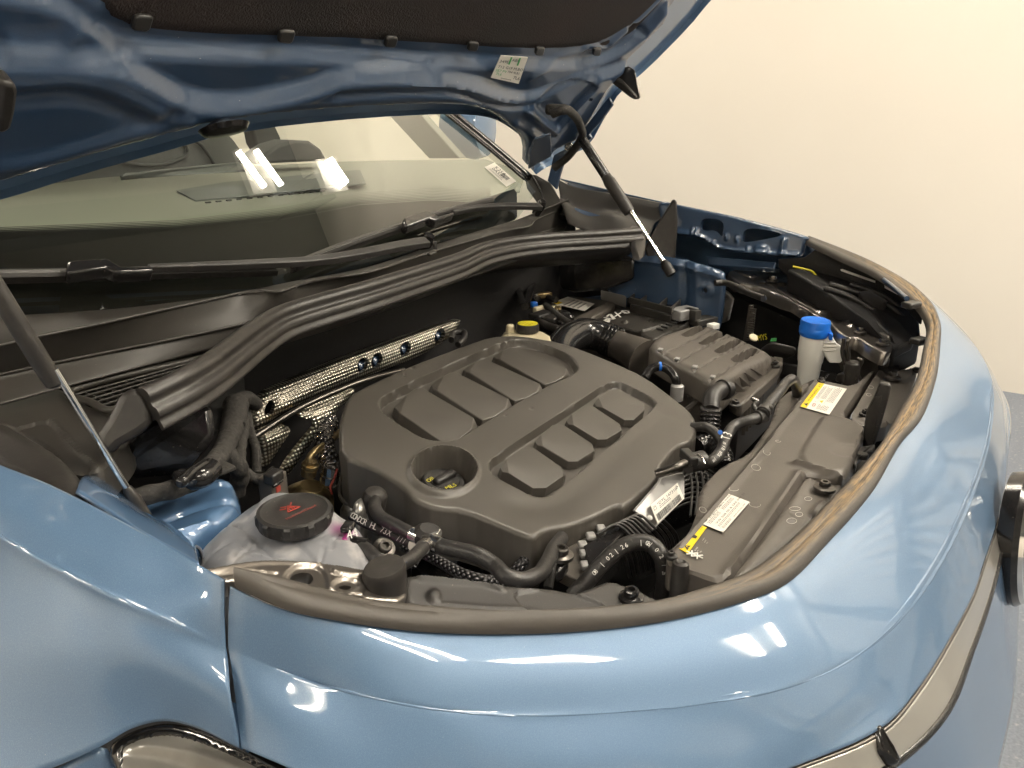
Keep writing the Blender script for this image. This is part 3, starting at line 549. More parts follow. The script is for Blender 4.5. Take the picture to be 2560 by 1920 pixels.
bi = relief('inner_panel', BG, BO, 'paint_shaded', bon, .004, edge=(.006, .012), skirt=.010, rnd=1, down=(0, .746, .666), smooth=60, h0=.039, feats=[
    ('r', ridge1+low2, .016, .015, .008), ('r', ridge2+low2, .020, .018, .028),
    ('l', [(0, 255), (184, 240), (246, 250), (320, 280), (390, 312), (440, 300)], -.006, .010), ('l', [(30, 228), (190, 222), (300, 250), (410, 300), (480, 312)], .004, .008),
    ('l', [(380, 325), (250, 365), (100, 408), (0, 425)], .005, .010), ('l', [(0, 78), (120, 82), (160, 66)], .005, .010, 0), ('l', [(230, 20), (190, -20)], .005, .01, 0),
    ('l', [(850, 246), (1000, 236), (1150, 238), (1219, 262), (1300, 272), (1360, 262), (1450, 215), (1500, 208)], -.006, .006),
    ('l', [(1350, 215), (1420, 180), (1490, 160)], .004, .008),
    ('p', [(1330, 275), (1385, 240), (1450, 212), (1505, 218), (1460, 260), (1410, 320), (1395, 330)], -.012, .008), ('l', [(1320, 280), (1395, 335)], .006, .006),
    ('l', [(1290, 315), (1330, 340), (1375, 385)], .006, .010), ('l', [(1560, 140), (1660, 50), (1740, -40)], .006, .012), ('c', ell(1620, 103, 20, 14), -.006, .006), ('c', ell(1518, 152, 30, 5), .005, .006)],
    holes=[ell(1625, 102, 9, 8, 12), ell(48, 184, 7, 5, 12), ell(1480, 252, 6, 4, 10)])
PO = Plane(BP.o-BP.n*.060, BP.n, (1, 0, 0))
relief('outer_panel', PO, [(x+(x-700)*.012, y+(y-100)*.02+2) for x, y in BO], 'paint', bon, .012, edge=(.0, .02), skirt=.012, rnd=1, down=(0, -.746, -.666))
mo = [(-150, -420), (150, -200), (201, 0), (213, 25), (246, 61), (295, 88), (348, 98), (410, 107), (574, 114), (760, 118), (900, 124), (1100, 132), (1260, 138), (1383, 142), (1465, 141), (1514, 123), (1567, 98), (1600, 70), (1665, 0), (1780, -140), (1600, -280), (1200, -340)]
PM = Plane(BG.o+BG.n*.003, BP.n, (1, 0, 0))
matp = relief('insulation_mat', PM, mo, 'felt', bon, .008, edge=(.010, .02), skirt=.006, rnd=1, down=(0, .746, .666), feats=[('l', [(1590, 60), (1500, 110), (1380, 128), (900, 108), (420, 92), (300, 74), (225, 10)], -.004, .008)])
for cx_, cy_, w_, h_ in ((350, 51, 27, 21), (711, 86, 22, 17), (973, 100, 17, 14), (1179, 112, 14, 12), (1346, 124, 12, 11), (1489, 126, 11, 10)):
    c = PM.at(cx_, cy_, .004); P_ = Plane(c, BP.n, (1, 0, 0))
    slab('retaining_clip', [P_.at(cx_+a*w_, cy_+b*h_) for a, b in ((-.75, -.75), (-.2, -1), (.95, -.9), (1, -.6), (.7, .7), (.3, 1), (-.85, .85), (-1, .5))], BP.n*.006, 'black_plastic', bon, .0025)
sticker('sticker', [BP.at(1252, 138, -.019), BP.at(1319, 143, -.019), BP.at(1296, 209, -.016), BP.at(1227, 194, -.016)], 'paper', bon,
        [('T', 'ink', .03, .30, .17, '349E'), ('T', 'ink', .45, .2, .16, 'ABC'), ('R', 'green_print', .36, .03, .06, .3), ('R', 'green_print', .68, .03, .06, .3), ('T', 'ink', .06, .52, .15, '712 G1F'), ('T', 'ink', .62, .52, .15, 'M.BOT'),
         ('T', 'green_print', .02, .68, .14, '2E7 PV'), ('T', 'ink', .45, .66, .12, '704 4LB1'), ('T', 'green_print', .08, .82, .14, '7L6'), ('T', 'ink', .72, .86, .17, '7L6'), ('L', 'grey_ink', .3, .90, .4, 1, .06)], thick=.001, asp=1.0)
# grey wedge-shaped stop at the edge
slab('edge_stop', [WX(1530, 192, .665), WX(1589, 174, .67), WX(1605, 245, .66), WX(1597, 249, .655), WX(1585, 251, .655), WX(1536, 212, .655)], (.012, .02, .01), 'dark_steel', bon, .004)
slab('edge_stop', [WX(1536, 198, .65), WX(1560, 208, .65), WX(1597, 246, .65), WX(1584, 250, .65), WX(1534, 213, .65)], (.01, .01, .01), 'rubber', bon, .003)
slab('hinge_plate', [WX(1522, 242, .665), WX(1532, 262, .665), WX(1500, 305, .665), (WX(1466, 342, .665)), WX(1450, 360, .665), WX(1440, 345, .665)], (.008, 0, 0), 'paint_shaded', bon, .002)
slab('corner_gusset', [BP.at(1322, 372, .012), BP.at(1319, 420, .012), BP.at(1376, 388, .012), BP.at(1375, 330, .02), BP.at(1335, 345, .02)], BP.n*.004, 'paint_shaded', bon, .002)
slab('edge_stop', [BP.at(*p, .02) for p in ((-30, 165), (8, 168), (16, 190), (10, 240), (0, 285), (-30, 300))], BP.n*.02, 'rubber', bon, .004)
lathe('nozzle', BP.at(560, 318, .004), (0, -.3, -1), [(.006, -.01), (.03, 0), (.026, .006), (.01, .008)], 'gloss_black', bon, 24)
# hinge arm, washer tube
hg = slab('hinge_arm', [WX(1368, 452, .69), WX(1375, 425, .69), (WX(1384, 388, .69)), WX(1420, 368, .68), WX(1470, 330, .67), WX(1478, 345, .67), WX(1440, 380, .68), WX(1410, 402, .69), WX(1398, 440, .69), WX(1390, 474, .69)], (.010, 0, 0), 'paint_shaded', car, .002)
screw('bolt', WX(1422, 367, .668), .007, 'steel', hg, (-1, -.2, .1), washer=1.5)
wt = tag(tube('washer_tube', [BP.at(1380, 285, .03), BP.at(1405, 275, .04), BP.at(1432, 285, .035), BP.at(1452, 318, .03), WX(1450, 352, .655), WX(1420, 392, .66), WX(1385, 420, .66)], .0085, 'cloth_tape', n=60), 'black taped wiring tube curling from the far bonnet corner to the hinge', 'tube')
box('grommet', BP.at(1392, 274, .02), (.05, .04, .02), 'cloth_tape', wt, .4, .006)
# ================================================================== GAS STRUTS
def strut(name, label, a, m, b, r, end):
    a, m, b = Vector(a), Vector(m), Vector(b); t = thing(name, label, 'gas strut', b, 'gas struts holding the bonnet'); d = (a-b).normalized(); L = (m-b).length
    lathe('cylinder', m, d, [(r*.9, 0), (r, .004), (r, (a-m).length)], 'gloss_black', t, 24)
    lathe('sleeve', m, d, [(r*.8, -.012), (r*1.15, -.010), (r*1.28, .004), (r*1.28, .07), (r*1.1, .078), (r*1.05, .085)], 'rubber', t, 24)
    lathe('rod', b, d, [(r*.48, .01), (r*.48, L)], 'chrome', t, 20)
    lathe('ball_socket', b, d, [(r*.5, -.012), (r*1.0, -.010), (r*1.05, .012), (r*.7, .022), (r*.5, .024)], 'rubber', t, 16)
    return t
strut('gas_strut', 'gas strut in the left foreground standing in front of the intake grille', WY(-85, 560, .245), WY(118, 930, .235), WY(352, 1276, .215), rad(WY(60, 800, .24), 19), None)
b_ = WX(1673, 676, .60)
strut('gas_strut', 'gas strut at the far side rising to the bonnet hinge corner', WX(1458, 345, .62), WX(1567, 521, .612), b_, .0105, None)
# ================================================================== COWL
cow = thing('cowl_cover', 'long grey plastic cowl panel between windscreen and rubber seal', 'cowl cover', W(700, 750, 1.06))
l1 = [WS.at(-80, 800, .002), WS.at(53, 790, .003), WS.at(287, 774, .003), WS.at(533, 745, .003), WS.at(738, 704, .003), WS.at(900, 674, .003), WS.at(1080, 616, .003), WS.at(1178, 584, .004), WS.at(1293, 549, .004), WS.at(1420, 498, .004)]
l2 = ZW([(-80, 884, 1.09), (94, 842, 1.088), (240, 813, 1.087), (369, 784, 1.086), (520, 752, 1.085), (640, 728, 1.084), (689, 732, 1.084), (725, 722, 1.084), (758, 706, 1.085), (900, 686, 1.085), (1067, 634, 1.082), (1180, 602, 1.08), (1284, 574, 1.078), (1318, 568, 1.078), (1336, 552, 1.079), (1434, 512, 1.08)])
l3 = ZW([(-80, 955, 1.05), (0, 938, 1.05), (164, 903, 1.05), (410, 854, 1.05), (656, 800, 1.05), (860, 745, 1.05), (1090, 676, 1.046), (1280, 610, 1.044), (1437, 552, 1.044)])
l4 = ZW([(-80, 1030, 1.03), (0, 1012, 1.03), (156, 970, 1.03), (369, 914, 1.03), (545, 868, 1.03), (700, 835, 1.03), (900, 790, 1.03), (1100, 720, 1.025), (1440, 600, 1.02)])
loft('upper_panel', [l1, sub(l1, l2, .5), sub(l1, l2, .92), [p+Vector((0, 0, .001)) for p in l2]], 'cowl_plastic', cow, nu=120, nv=14, thick=.002)
loft('front_face', [l2, sub(l2, l3, .08), sub(l2, l3, .5), sub(l2, l3, .93), l3], 'cowl_plastic', cow, nu=120, nv=20, thick=.002)
loft('lower_face', [[p+Vector((0, -.003, .002)) for p in l3], sub(l3, l4, .12), sub(l3, l4, .6), l4], 'cowl_plastic', cow, nu=120, nv=14, thick=.002)
tube('edge_bead', [p+Vector((0, -.002, .001)) for p in l2], .0018, 'cowl_plastic', cow, n=160, k=8)
tube('edge_bead', [p+Vector((0, -.004, .002)) for p in l3], .0018, 'cowl_plastic', cow, n=160, k=8)
box('joint_clip', W(1085, 640, 1.07)+Vector((0, -.003, 0)), (.006, .006, .05), 'black_plastic', cow)
box('joint_clip', W(1080, 634, 1.085), (.018, .008, .006), 'cowl_plastic', cow)
# corner pieces at the far end
slab('end_piece', [WX(1309, 432, .70), WX(1340, 436, .70), WX(1374, 455, .70), WX(1404, 508, .69), WX(1432, 520, .67), WX(1433, 541, .66), WX(1380, 536, .66), WX(1345, 510, .68), WX(1316, 470, .69)], (.02, 0, -.015), 'cowl_plastic', cow, .004)
tube('end_fold', [WX(1330, 440, .69), WX(1352, 480, .685), WX(1365, 520, .67)], .003, 'black_plastic', cow)
slab('end_wall', [W(1434, 514, 1.08), W(1437, 552, 1.045), W(1442, 600, 1.02), W(1400, 615, 1.02)], (.004, .004, 0), 'cowl_plastic', cow, .001)
# intake grille: frame, long bars, cross bars
gq = [W(172, 984, 1.024), W(545, 885, 1.024), W(640, 900, 1.024), W(280, 1026, 1.024)]
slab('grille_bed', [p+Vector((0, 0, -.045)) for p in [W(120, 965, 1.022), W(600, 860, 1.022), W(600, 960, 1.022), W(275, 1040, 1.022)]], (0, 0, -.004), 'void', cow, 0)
gl_ = lambda u, v: gq[0]*(1-u)*(1-v)+gq[1]*u*(1-v)+gq[2]*u*v+gq[3]*(1-u)*v
for i in range(6):
    v = (i+.6)/6.2; tube('grille_bar', [gl_(0, v), gl_(.5, v), gl_(1, v)], .0011, 'cowl_plastic', cow, n=3, k=6)
for i in range(16):
    u = (i+.5)/16; tube('grille_cross_bar', [gl_(u, 0)-Vector((0, 0, .004)), gl_(u, 1)-Vector((0, 0, .004))], .0009, 'cowl_plastic', cow, n=2, k=6)
tube('grille_frame', [gl_(1, 0), gl_(0, 0), gl_(0, .5), gl_(0, 1), gl_(.4, 1.03)], .004, 'cowl_plastic', cow, n=60, k=8)
TR = HZ(1.018)
relief('side_tray', TR, [(-120, 1075), (0, 1010), (60, 985), (150, 968), (178, 990), (240, 1022), (275, 1036), (330, 1030), (330, 1090), (300, 1130), (250, 1180), (170, 1185), (130, 1120), (60, 1080), (0, 1055)], 'cowl_plastic', cow, .002, edge=(.002, .004), skirt=.03,
       feats=[('p', [(20, 1075), (110, 1050), (135, 1060), (240, 1165), (200, 1190), (120, 1130)], -.003, .002), ('l', [(128, 1050), (165, 1100), (246, 1172)], .0025, .0022), ('l', [(180, 985), (230, 1010), (280, 1030)], .0015, .0015)])
relief('side_tray', HZ(1.045), [(-120, 1030), (0, 1040), (70, 1078), (150, 1125), (205, 1180), (212, 1235), (175, 1262), (100, 1225), (-20, 1165), (-120, 1120)], 'rubber', cow, .003, edge=(.010, .014), skirt=.03)['label'] = 'dark smooth cover over the wing edge'
# far plastic channel behind the seal
fc = thing('wing_channel', 'grey plastic channel beside the far bonnet hinge', 'trim', WX(1500, 520, .66))
loft('channel', [[WX(1396, 450, .735), WX(1424, 464, .735), WX(1559, 489, .735), WX(1690, 515, .735)], [WX(1396, 462, .72), WX(1424, 480, .72), WX(1559, 505, .72), WX(1690, 530, .72)], [WX(1400, 492, .70), WX(1440, 512, .70), WX(1547, 530, .70), WX(1640, 555, .70)], [WX(1400, 500, .66), WX(1465, 535, .66), WX(1547, 540, .66), WX(1630, 575, .66)], [WX(1420, 560, .60), WX(1480, 580, .60), WX(1560, 590, .60), WX(1620, 600, .60)]], 'cowl_plastic', fc, nu=30, nv=30, thick=.003)
slab('upright_flap', [WX(1682, 498, .64), WX(1692, 502, .64), WX(1694, 560, .64), WX(1688, 648, .63), WX(1655, 672, .62), WX(1618, 650, .62), WX(1612, 620, .62), WX(1628, 588, .63)], (.010, .004, 0), 'rubber', fc, .004)
slab('recess', [WX(1437, 518, .655), WX(1512, 542, .655), WX(1490, 580, .64), WX(1440, 560, .64)], (.004, .004, -.004), 'paint_shaded', fc, .001)
# ================================================================== RUBBER SEAL OF THE BULKHEAD
SP = [(362, 1018, 1.058), (400, 1000, 1.059), (450, 974, 1.061), (520, 930, 1.062), (580, 884, 1.062), (640, 838, 1.062), (700, 802, 1.063), (780, 775, 1.064), (900, 740, 1.066), (1020, 702, 1.066), (1140, 662, 1.065), (1215, 630, 1.063), (1300, 613, 1.06), (1400, 603, 1.057), (1500, 597, 1.054), (1598, 590, 1.052)]
sp = ZW(SP)
prof = [(.006, .018), (0, .023), (-.008, .0235), (-.015, .018), (-.017, .010), (-.0135, .003), (-.014, -.001), (-.018, -.006), (-.0185, -.013), (-.0165, -.017), (-.0145, -.018), (-.0145, -.031), (-.010, -.032), (-.008, -.018), (.004, -.018), (.010, -.006), (.010, .008)]
prof = [(-p[0]*.74, p[1]*.74) for p in cr([(*p, 0) for p in prof+prof[:1]], 60)[:-1, :2]]
seal = thing('bulkhead_seal', 'thick curved black rubber seal in front of the cowl', 'rubber seal', sp[0])
sweep('rubber_extrusion', sp, prof, 'rubber', seal, n=160, up=(0, .35, .94))
def capblock(pts, dn): return slab('end_cap', pts, dn, 'rubber', seal, .006)
_cp = Plane(W(330, 1035, 1.056), (-.45, -.80, .40), (1, 0, 0))
slab('end_cap', [_cp.at(*q) for q in ((298, 992), (308, 977), (330, 970), (362, 976), (374, 1000), (384, 1056), (352, 1082), (300, 1112), (272, 1140), (250, 1125), (240, 1104), (247, 1080), (268, 1050))], _cp.n*-.030, 'rubber', seal, .006)
slab('end_cap', [W(1588, 566, 1.062), W(1612, 570, 1.06), W(1618, 590, 1.05), W(1614, 640, 1.03), W(1596, 656, 1.02), W(1590, 620, 1.04)], (.015, .02, 0), 'rubber', seal, .004)
# panel below the seal (plenum wall)
pw = [W(p[0], p[1]+20, p[2]-.02) for p in SP]
loft('plenum_wall', [[p+Vector((0, .012, 0)) for p in pw], [p+Vector((0, .02, -.02)) for p in pw], [p+Vector((.0, .05, -.04)) for p in pw]], 'black_plastic', car, nu=60, nv=12, thick=.003)
slab('plenum_box', [W(340, 1085, 1.03), W(500, 1010, 1.03), W(535, 1000, 1.03), W(545, 1090, 1.0), W(470, 1180, .97), W(345, 1190, .97), W(290, 1160, .99)], (.02, .06, -.04), 'gloss_black', car, .012)
slab('plenum_box', [WX(1425, 668, .58), WX(1440, 655, .58), WX(1500, 650, .58), WX(1590, 640, .60), WX(1592, 700, .60), WX(1520, 728, .58), WX(1430, 735, .56)], (.03, .05, 0), 'gloss_black', car, .01)
# ================================================================== WIPERS
def wiper(label, blade, conn, arm, armw, loc):
    t = thing('wiper', label, 'wiper', WS.at(*loc), 'windscreen wipers')
    sweep('blade', [WS.at(*q, .012) for q in blade], [(-.008, -.004), (-.007, .003), (0, .007), (.007, .003), (.008, -.004), (.002, -.005), (0, -.012), (-.002, -.005)], 'rubber', t, n=30, up=WS.n)
    sweep('spoiler', [WS.at(*q, .021) for q in blade], [(-.003, 0), (0, .003), (.003, 0)], 'black_plastic', t, n=30, up=WS.n)
    slab('connector', [WS.at(*q, .034) for q in conn], WS.n*-.018, 'gloss_black', t, .003)
    A = [WS.at(*q, h) for q, h in arm]; C = cr(A, 24); V = []
    for i, p in enumerate(C):
        tt = (Vector(C[min(i+1, 23)])-Vector(C[max(i-1, 0)])).normalized(); s = tt.cross(WS.n).normalized(); wd = armw[0]+(armw[1]-armw[0])*i/23
        V += [Vector(p)-s*wd-WS.n*.004, Vector(p)-s*wd*.7+WS.n*.005, Vector(p)+s*wd*.7+WS.n*.005, Vector(p)+s*wd-WS.n*.004]
    f = [(i*4+j, i*4+(j+1) % 4, i*4+4+(j+1) % 4, i*4+4+j) for i in range(23) for j in range(4)]+[(0, 1, 2, 3), (95, 94, 93, 92)]
    bev(fix(mk('arm', V, f, 'black_plastic', t, 30)), .0015)
    lathe('pivot', WS.at(*arm[-1][0], arm[-1][1]-.012), WS.n, [(armw[1]*.9, -.02), (armw[1]*1.1, .004), (armw[1]*.8, .014)], 'gloss_black', t, 20)
    return t
wiper('nearer wiper, lying level with its connector block at the left', [(-80, 690), (100, 687), (300, 682), (500, 677), (689, 674)], [(168, 655), (174, 650), (268, 643), (302, 664), (386, 665), (386, 677), (290, 680), (268, 668), (172, 682), (167, 676)],
      [((370, 671), .030), ((500, 666), .030), ((660, 659), .032), ((780, 652), .034), ((900, 634), .036), ((1000, 614), .034), ((1066, 604), .03)], (.0045, .011), (600, 670))
wiper('far wiper, slanting up beyond the nearer one towards the far pillar', [(732, 667), (850, 620), (1000, 568), (1100, 535), (1228, 500)], [(1010, 548), (1014, 541), (1058, 526), (1082, 532), (1096, 540), (1135, 528), (1137, 535), (1090, 552), (1076, 545), (1022, 566), (1012, 560)],
      [((1130, 532), .028), ((1200, 519), .03), ((1280, 515), .032), ((1350, 516), .03)], (.0045, .010), (1100, 540))
# ================================================================== FRONT SEAL
N_ = 150
A_, B_ = cr(SEALO, N_), cr(SEALI, N_); V = []; Fc = []; UV = []; prof_ = [(0, -.0035), (-.01, 0), (.05, .0025), (.20, .0048), (.42, .0052), (.52, .003), (.64, .0038), (.82, .003), (.96, 0), (1.0, -.008)]
L = 0
for i in range(N_):
    a, b = Vector(A_[i]), Vector(B_[i]); L += (a-Vector(A_[max(i-1, 0)])).length
    for j, (t, h) in enumerate(prof_): V.append(a+(b-a)*t+Vector((0, 0, h))); UV.append((L, t))
K = len(prof_); Fc = [(i*K+j, i*K+j+1, (i+1)*K+j+1, (i+1)*K+j) for i in range(N_-1) for j in range(K-1)]+[(i*K+K-1, i*K, (i+1)*K, (i+1)*K+K-1) for i in range(N_-1)]+[tuple(range(K)), tuple(range((N_-1)*K, N_*K))]
m = mat('worn_rubber', (.060, .052, .044), .55, bump=(300, .3, .0006)); nt = m.node_tree; tc = nt.nodes.new('ShaderNodeTexCoord')
uvn = nt.nodes.new('ShaderNodeUVMap'); sp_ = nt.nodes.new('ShaderNodeSeparateXYZ'); nt.links.new(uvn.outputs[0], sp_.inputs[0])
def mr(x, pts):
    r = nt.nodes.new('ShaderNodeValToRGB'); e = r.color_ramp.elements; e[0].position, e[1].position = pts[0][0], pts[-1][0]; e[0].color = (pts[0][1],)*3+(1,); e[1].color = (pts[-1][1],)*3+(1,)
    for q in pts[1:-1]: k = e.new(q[0]); k.color = (q[1],)*3+(1,)
    nt.links.new(x, r.inputs[0]); return r.outputs[0]
def mth(op, a, b):
    n = nt.nodes.new('ShaderNodeMath'); n.operation = op
    for i, q in enumerate((a, b)):
        if isinstance(q, (int, float)): n.inputs[i].default_value = q
        else: nt.links.new(q, n.inputs[i])
    return n.outputs[0]
along = mr(mth('DIVIDE', sp_.outputs[0], L), [(.18, 0), (.30, .55), (.42, 1), (.80, 1), (.92, .1), (1, 0)])
across = mr(sp_.outputs[1], [(.12, 0), (.35, 1), (.62, .9), (.85, .15), (1, 0)])
mpn = nt.nodes.new('ShaderNodeMapping'); mpn.inputs['Scale'].default_value = (18, 260, 1); nt.links.new(uvn.outputs[0], mpn.inputs[0])
nz = nt.nodes.new('ShaderNodeTexNoise'); nz.inputs['Scale'].default_value = 1; nz.inputs['Detail'].default_value = 8; mpn.inputs['Scale'].default_value = (45, 14, 1); nt.links.new(mpn.outputs[0], nz.inputs[0])
pat = mr(nz.outputs[0], [(.36, 0), (.62, 1)])
nt.links.new(_mix(nt, mth('MULTIPLY', mth('MULTIPLY', along, across), pat), (.060, .052, .044), (.33, .215, .095), 0, 1), nt.nodes['Principled BSDF'].inputs['Base Color'])
fs = fix(mk('front_seal', V, Fc, 'worn_rubber', None, 60, UV)); tag(fs, 'curved rubber seal along the bumper edge, dusted brown towards the nose', 'rubber seal')
# ================================================================== ENGINE COVER
EP = Plane((0, .2, .93), (0, -.215, .9766), (1, 0, 0))
ECO = RE([(105, 620), (138, 490), (180, 440), (480, 300), (800, 180), (940, 132), (1100, 125), (1350, 168), (1600, 265), (1800, 355), (2000, 505), (2075, 575), (2092, 650), (2055, 722), (1985, 738), (1880, 860), (1870, 925), (1690, 1085), (1645, 1068), (1550, 1120), (1400, 1180), (1240, 1208), (1190, 1255), (1130, 1240), (800, 1100), (640, 1090), (520, 1045), (455, 965), (290, 860), (110, 800)])
ec = thing('engine_cover', 'large matt dark plastic engine cover with eight raised pads and a round oil filler well', 'engine cover', W(1270, 1050, .85))
rec1 = [z3(a, b, 930, 830, 4.254) for a, b in [(80, 760), (120, 690), (500, 500), (1000, 270), (1450, 95), (1600, 70), (1850, 140), (2100, 240), (2200, 380), (2130, 450), (1850, 570), (1550, 740), (1180, 960), (880, 1150), (650, 1145), (530, 1115), (300, 980), (110, 840)]]
rec2 = RE([(938, 860), (945, 820), (1200, 650), (1400, 515), (1600, 390), (1660, 385), (1845, 480), (1860, 515), (1600, 730), (1350, 945), (1270, 1010), (1200, 1015), (1130, 990), (965, 905)])
bowl_o, bowl_i = RE(ell(685, 882, 196, 140)), RE(ell(688, 872, 166, 112))
deck = relief('deck', EP, ECO, 'cover_plastic', ec, .0018, edge=(.005, .006), skirt=.056, down=(0, 0, -1), smooth=50, rnd=1, feats=[
    ('p', rec1, -.013, .004), ('p', rec2, -.011, .004), ('c', bowl_o, .004, .007), ('c', bowl_i, -.040, .007), ('l', RE([(300, 330), (140, 620), (230, 700), (440, 860)]), .000, .01),
    ('l', RE([(1100, 1065), (1240, 1075), (1400, 990), (1700, 730), (1900, 560)]), -.002, .02), ('c', RE(ell(515, 308, 9, 7)), -.002, .003), ('c', RE(ell(468, 350, 9, 7)), -.002, .003), ('c', RE(ell(1170, 533, 9, 7)), -.001, .002), ('c', RE(ell(1025, 570, 7, 5)), -.001, .002)])
loft('rim', [[Vector(p) for p in [EP.at(*q, -.005)+Vector((0, 0, -.054)) for q in ECO+ECO[:1]]], [EP.at(*q, -.005)+Vector((0, 0, -.058)) for q in ECO+ECO[:1]]], 'cover_plastic', ec, nu=200, nv=3, thick=.003)
def padmesh(q, h, dep):
    """moulded pad: steep walls, top creased along its length and eased at both ends"""
    n = EP.n; T = [EP.at(*p, h-dep) for p in RE(q)]; c = sum(T, Vector())/8
    e = ((T[5]+T[6])/2-(T[1]+T[2])/2).normalized(); g = n.cross(e).normalized(); g = -g if ((T[0]+T[1])/2-c).dot(g) < 0 else g
    hw = max(abs((p-c).dot(g)) for p in T); hl_ = max(abs((p-c).dot(e)) for p in T)
    bm = bmesh.new(); tv = [bm.verts.new(p) for p in T]; bv = [bm.verts.new(p-n*h+(p-c)*.03) for p in T]
    bm.faces.new(tv)
    for i in range(8): bm.faces.new((tv[i], tv[(i+1) % 8], bv[(i+1) % 8], bv[i]))
    top = lambda v: (v.co-c).dot(n) > -h*.3
    for pt, no in ((c+g*hw*.02, g), (c-e*hl_*.80, e), (c+e*hl_*.88, e)):
        bmesh.ops.bisect_plane(bm, geom=bm.verts[:]+bm.edges[:]+bm.faces[:], dist=1e-6, plane_co=pt, plane_no=no)
    for v in bm.verts:
        if not top(v): continue
        b = (v.co-c).dot(g)/hw; a = (v.co-c).dot(e)/hl_; dz = 0
        if b > .03: dz += h*.40*(b-.02)
        if a > .885: dz += h*.9*(a-.88)/.12*.55
        if a < -.805: dz += h*.30*(-a-.80)/.2
        v.co -= n*dz
    me = bpy.data.meshes.new('raised_pad'); V = [v.co.copy() for v in bm.verts]; bm.verts.index_update(); Fc = [tuple(v.index for v in f.verts) for f in bm.faces]; bm.free(); bpy.data.meshes.remove(me)
    o = fix(mk('raised_pad', V, Fc, 'cover_plastic', ec, 12)); bev(o, .0013, 2, 14); return o
RZ4 = lambda L: [z3(a, b, 930, 830, 4.254) for a, b in L]
toRE = lambda L: [((x-800)*2.212, (y-780)*2.212) for x, y in RZ4(L)]
for q in ([(775, 1138), (290, 845), (240, 765), (460, 597), (550, 602), (1132, 940), (1118, 985), (912, 1112)], [(1185, 888), (650, 590), (632, 530), (835, 427), (905, 432), (1500, 728), (1490, 768), (1310, 862)],
          [(1530, 688), (1000, 405), (975, 370), (1160, 290), (1230, 295), (1835, 570), (1815, 602), (1660, 665)], [(1855, 518), (1320, 265), (1295, 232), (1460, 162), (1530, 165), (2120, 405), (2100, 432), (1970, 490)]):
    padmesh(toRE(q), .017, .012)
for q in ([(1182, 955), (1012, 866), (1000, 842), (1120, 748), (1178, 748), (1364, 878), (1352, 898), (1255, 955)], [(1378, 808), (1206, 722), (1192, 700), (1290, 622), (1348, 624), (1528, 742), (1518, 762), (1430, 808)],
          [(1540, 688), (1378, 606), (1366, 585), (1460, 518), (1508, 519), (1678, 632), (1668, 650), (1590, 688)], [(1690, 580), (1532, 507), (1520, 488), (1610, 428), (1656, 428), (1798, 512), (1796, 538), (1740, 580)]):
    padmesh(q, .015, .010)
oc = W(*RE([(684, 945)])[0], .893); _k = rad(oc, 54)/.041
oil = tag(lathe('oil_filler_cap', oc, EP.n, [(a*_k, b*_k) for a, b in [(.030, -.012), (.032, -.004), (.040, -.002), (.041, .004), (.038, .007), (.030, .0075), (.029, .009)]], 'black_plastic', None, 40), 'black oil filler cap with yellow marks down in the engine cover well', 'oil cap')
ROOT[oil.name] = Vector((0, 0, 0))
e_ = (W(*RE([(750, 905)])[0], .9)-W(*RE([(630, 970)])[0], .9)).normalized()
box('grip', oc+EP.n*.012*_k, (.056*_k, .016*_k, .014*_k), 'black_plastic', oil, e=(e_, EP.n.cross(e_), EP.n), bevel=.003)
for p, q, s in ((RE([(600, 945)])[0], RE([(650, 915)])[0], 'OIL'), (RE([(700, 985)])[0], RE([(760, 962)])[0], 'ML5')):
    print_on(oil, 'yellow_print', s, W(*p, .9015), W(*q, .9025), .008, EP.n)
# neck under the well
lathe('filler_neck', oc+Vector((-.03, -.03, -.10)), (0, 0, 1), [(.036, -.05), (.036, 0), (.046, .01), (.046, .03), (.034, .035), (.034, .06)], 'gloss_black', ec, 32)
# ================================================================== HEAT SHIELDS
SHP = Plane((0, .47, .9), (0, -1, .45), (1, 0, 0))
sho = R4([(545, 862), (800, 745), (1000, 655), (1300, 535), (1600, 432), (1900, 325), (2212, 222), (2420, 160), (2400, 235), (2290, 350), (2212, 402), (2060, 500), (1900, 570), (1400, 745), (1100, 885), (900, 962), (700, 1080), (510, 1205), (480, 1050)])
hs = relief('heat_shield', SHP, sho, 'shield', None, .004, edge=(.004, .006), skirt=.006, down=(0, 1, 0), rnd=1, holes=[R4(ell(x, y, a, b, 16, .35)) for x, y, a, b in ((616, 1005, 42, 76), (1475, 607, 50, 72), (1607, 562, 48, 72), (1868, 457, 48, 70), (2185, 335, 42, 72))],
            feats=[('l', R4([(600, 960), (1000, 780), (1300, 640), (1700, 490), (2212, 300)]), .007, .022), ('l', R4([(700, 830), (720, 1080)]), -.003, .008), ('l', R4([(560, 1120), (760, 990), (1000, 850)]), .003, .01)])
tag(hs, 'dimpled silver heat shield strip with round holes behind the engine cover', 'heat shield')
for x, y in ((1475, 607), (1607, 562), (1868, 457), (2185, 335)): lathe('stud', SHP.at(*R4([(x+5, y+5)])[0], -.012), SHP.n, [(.009, 0), (.009, .006), (.005, .008)], 'paint_shaded', hs, 16)
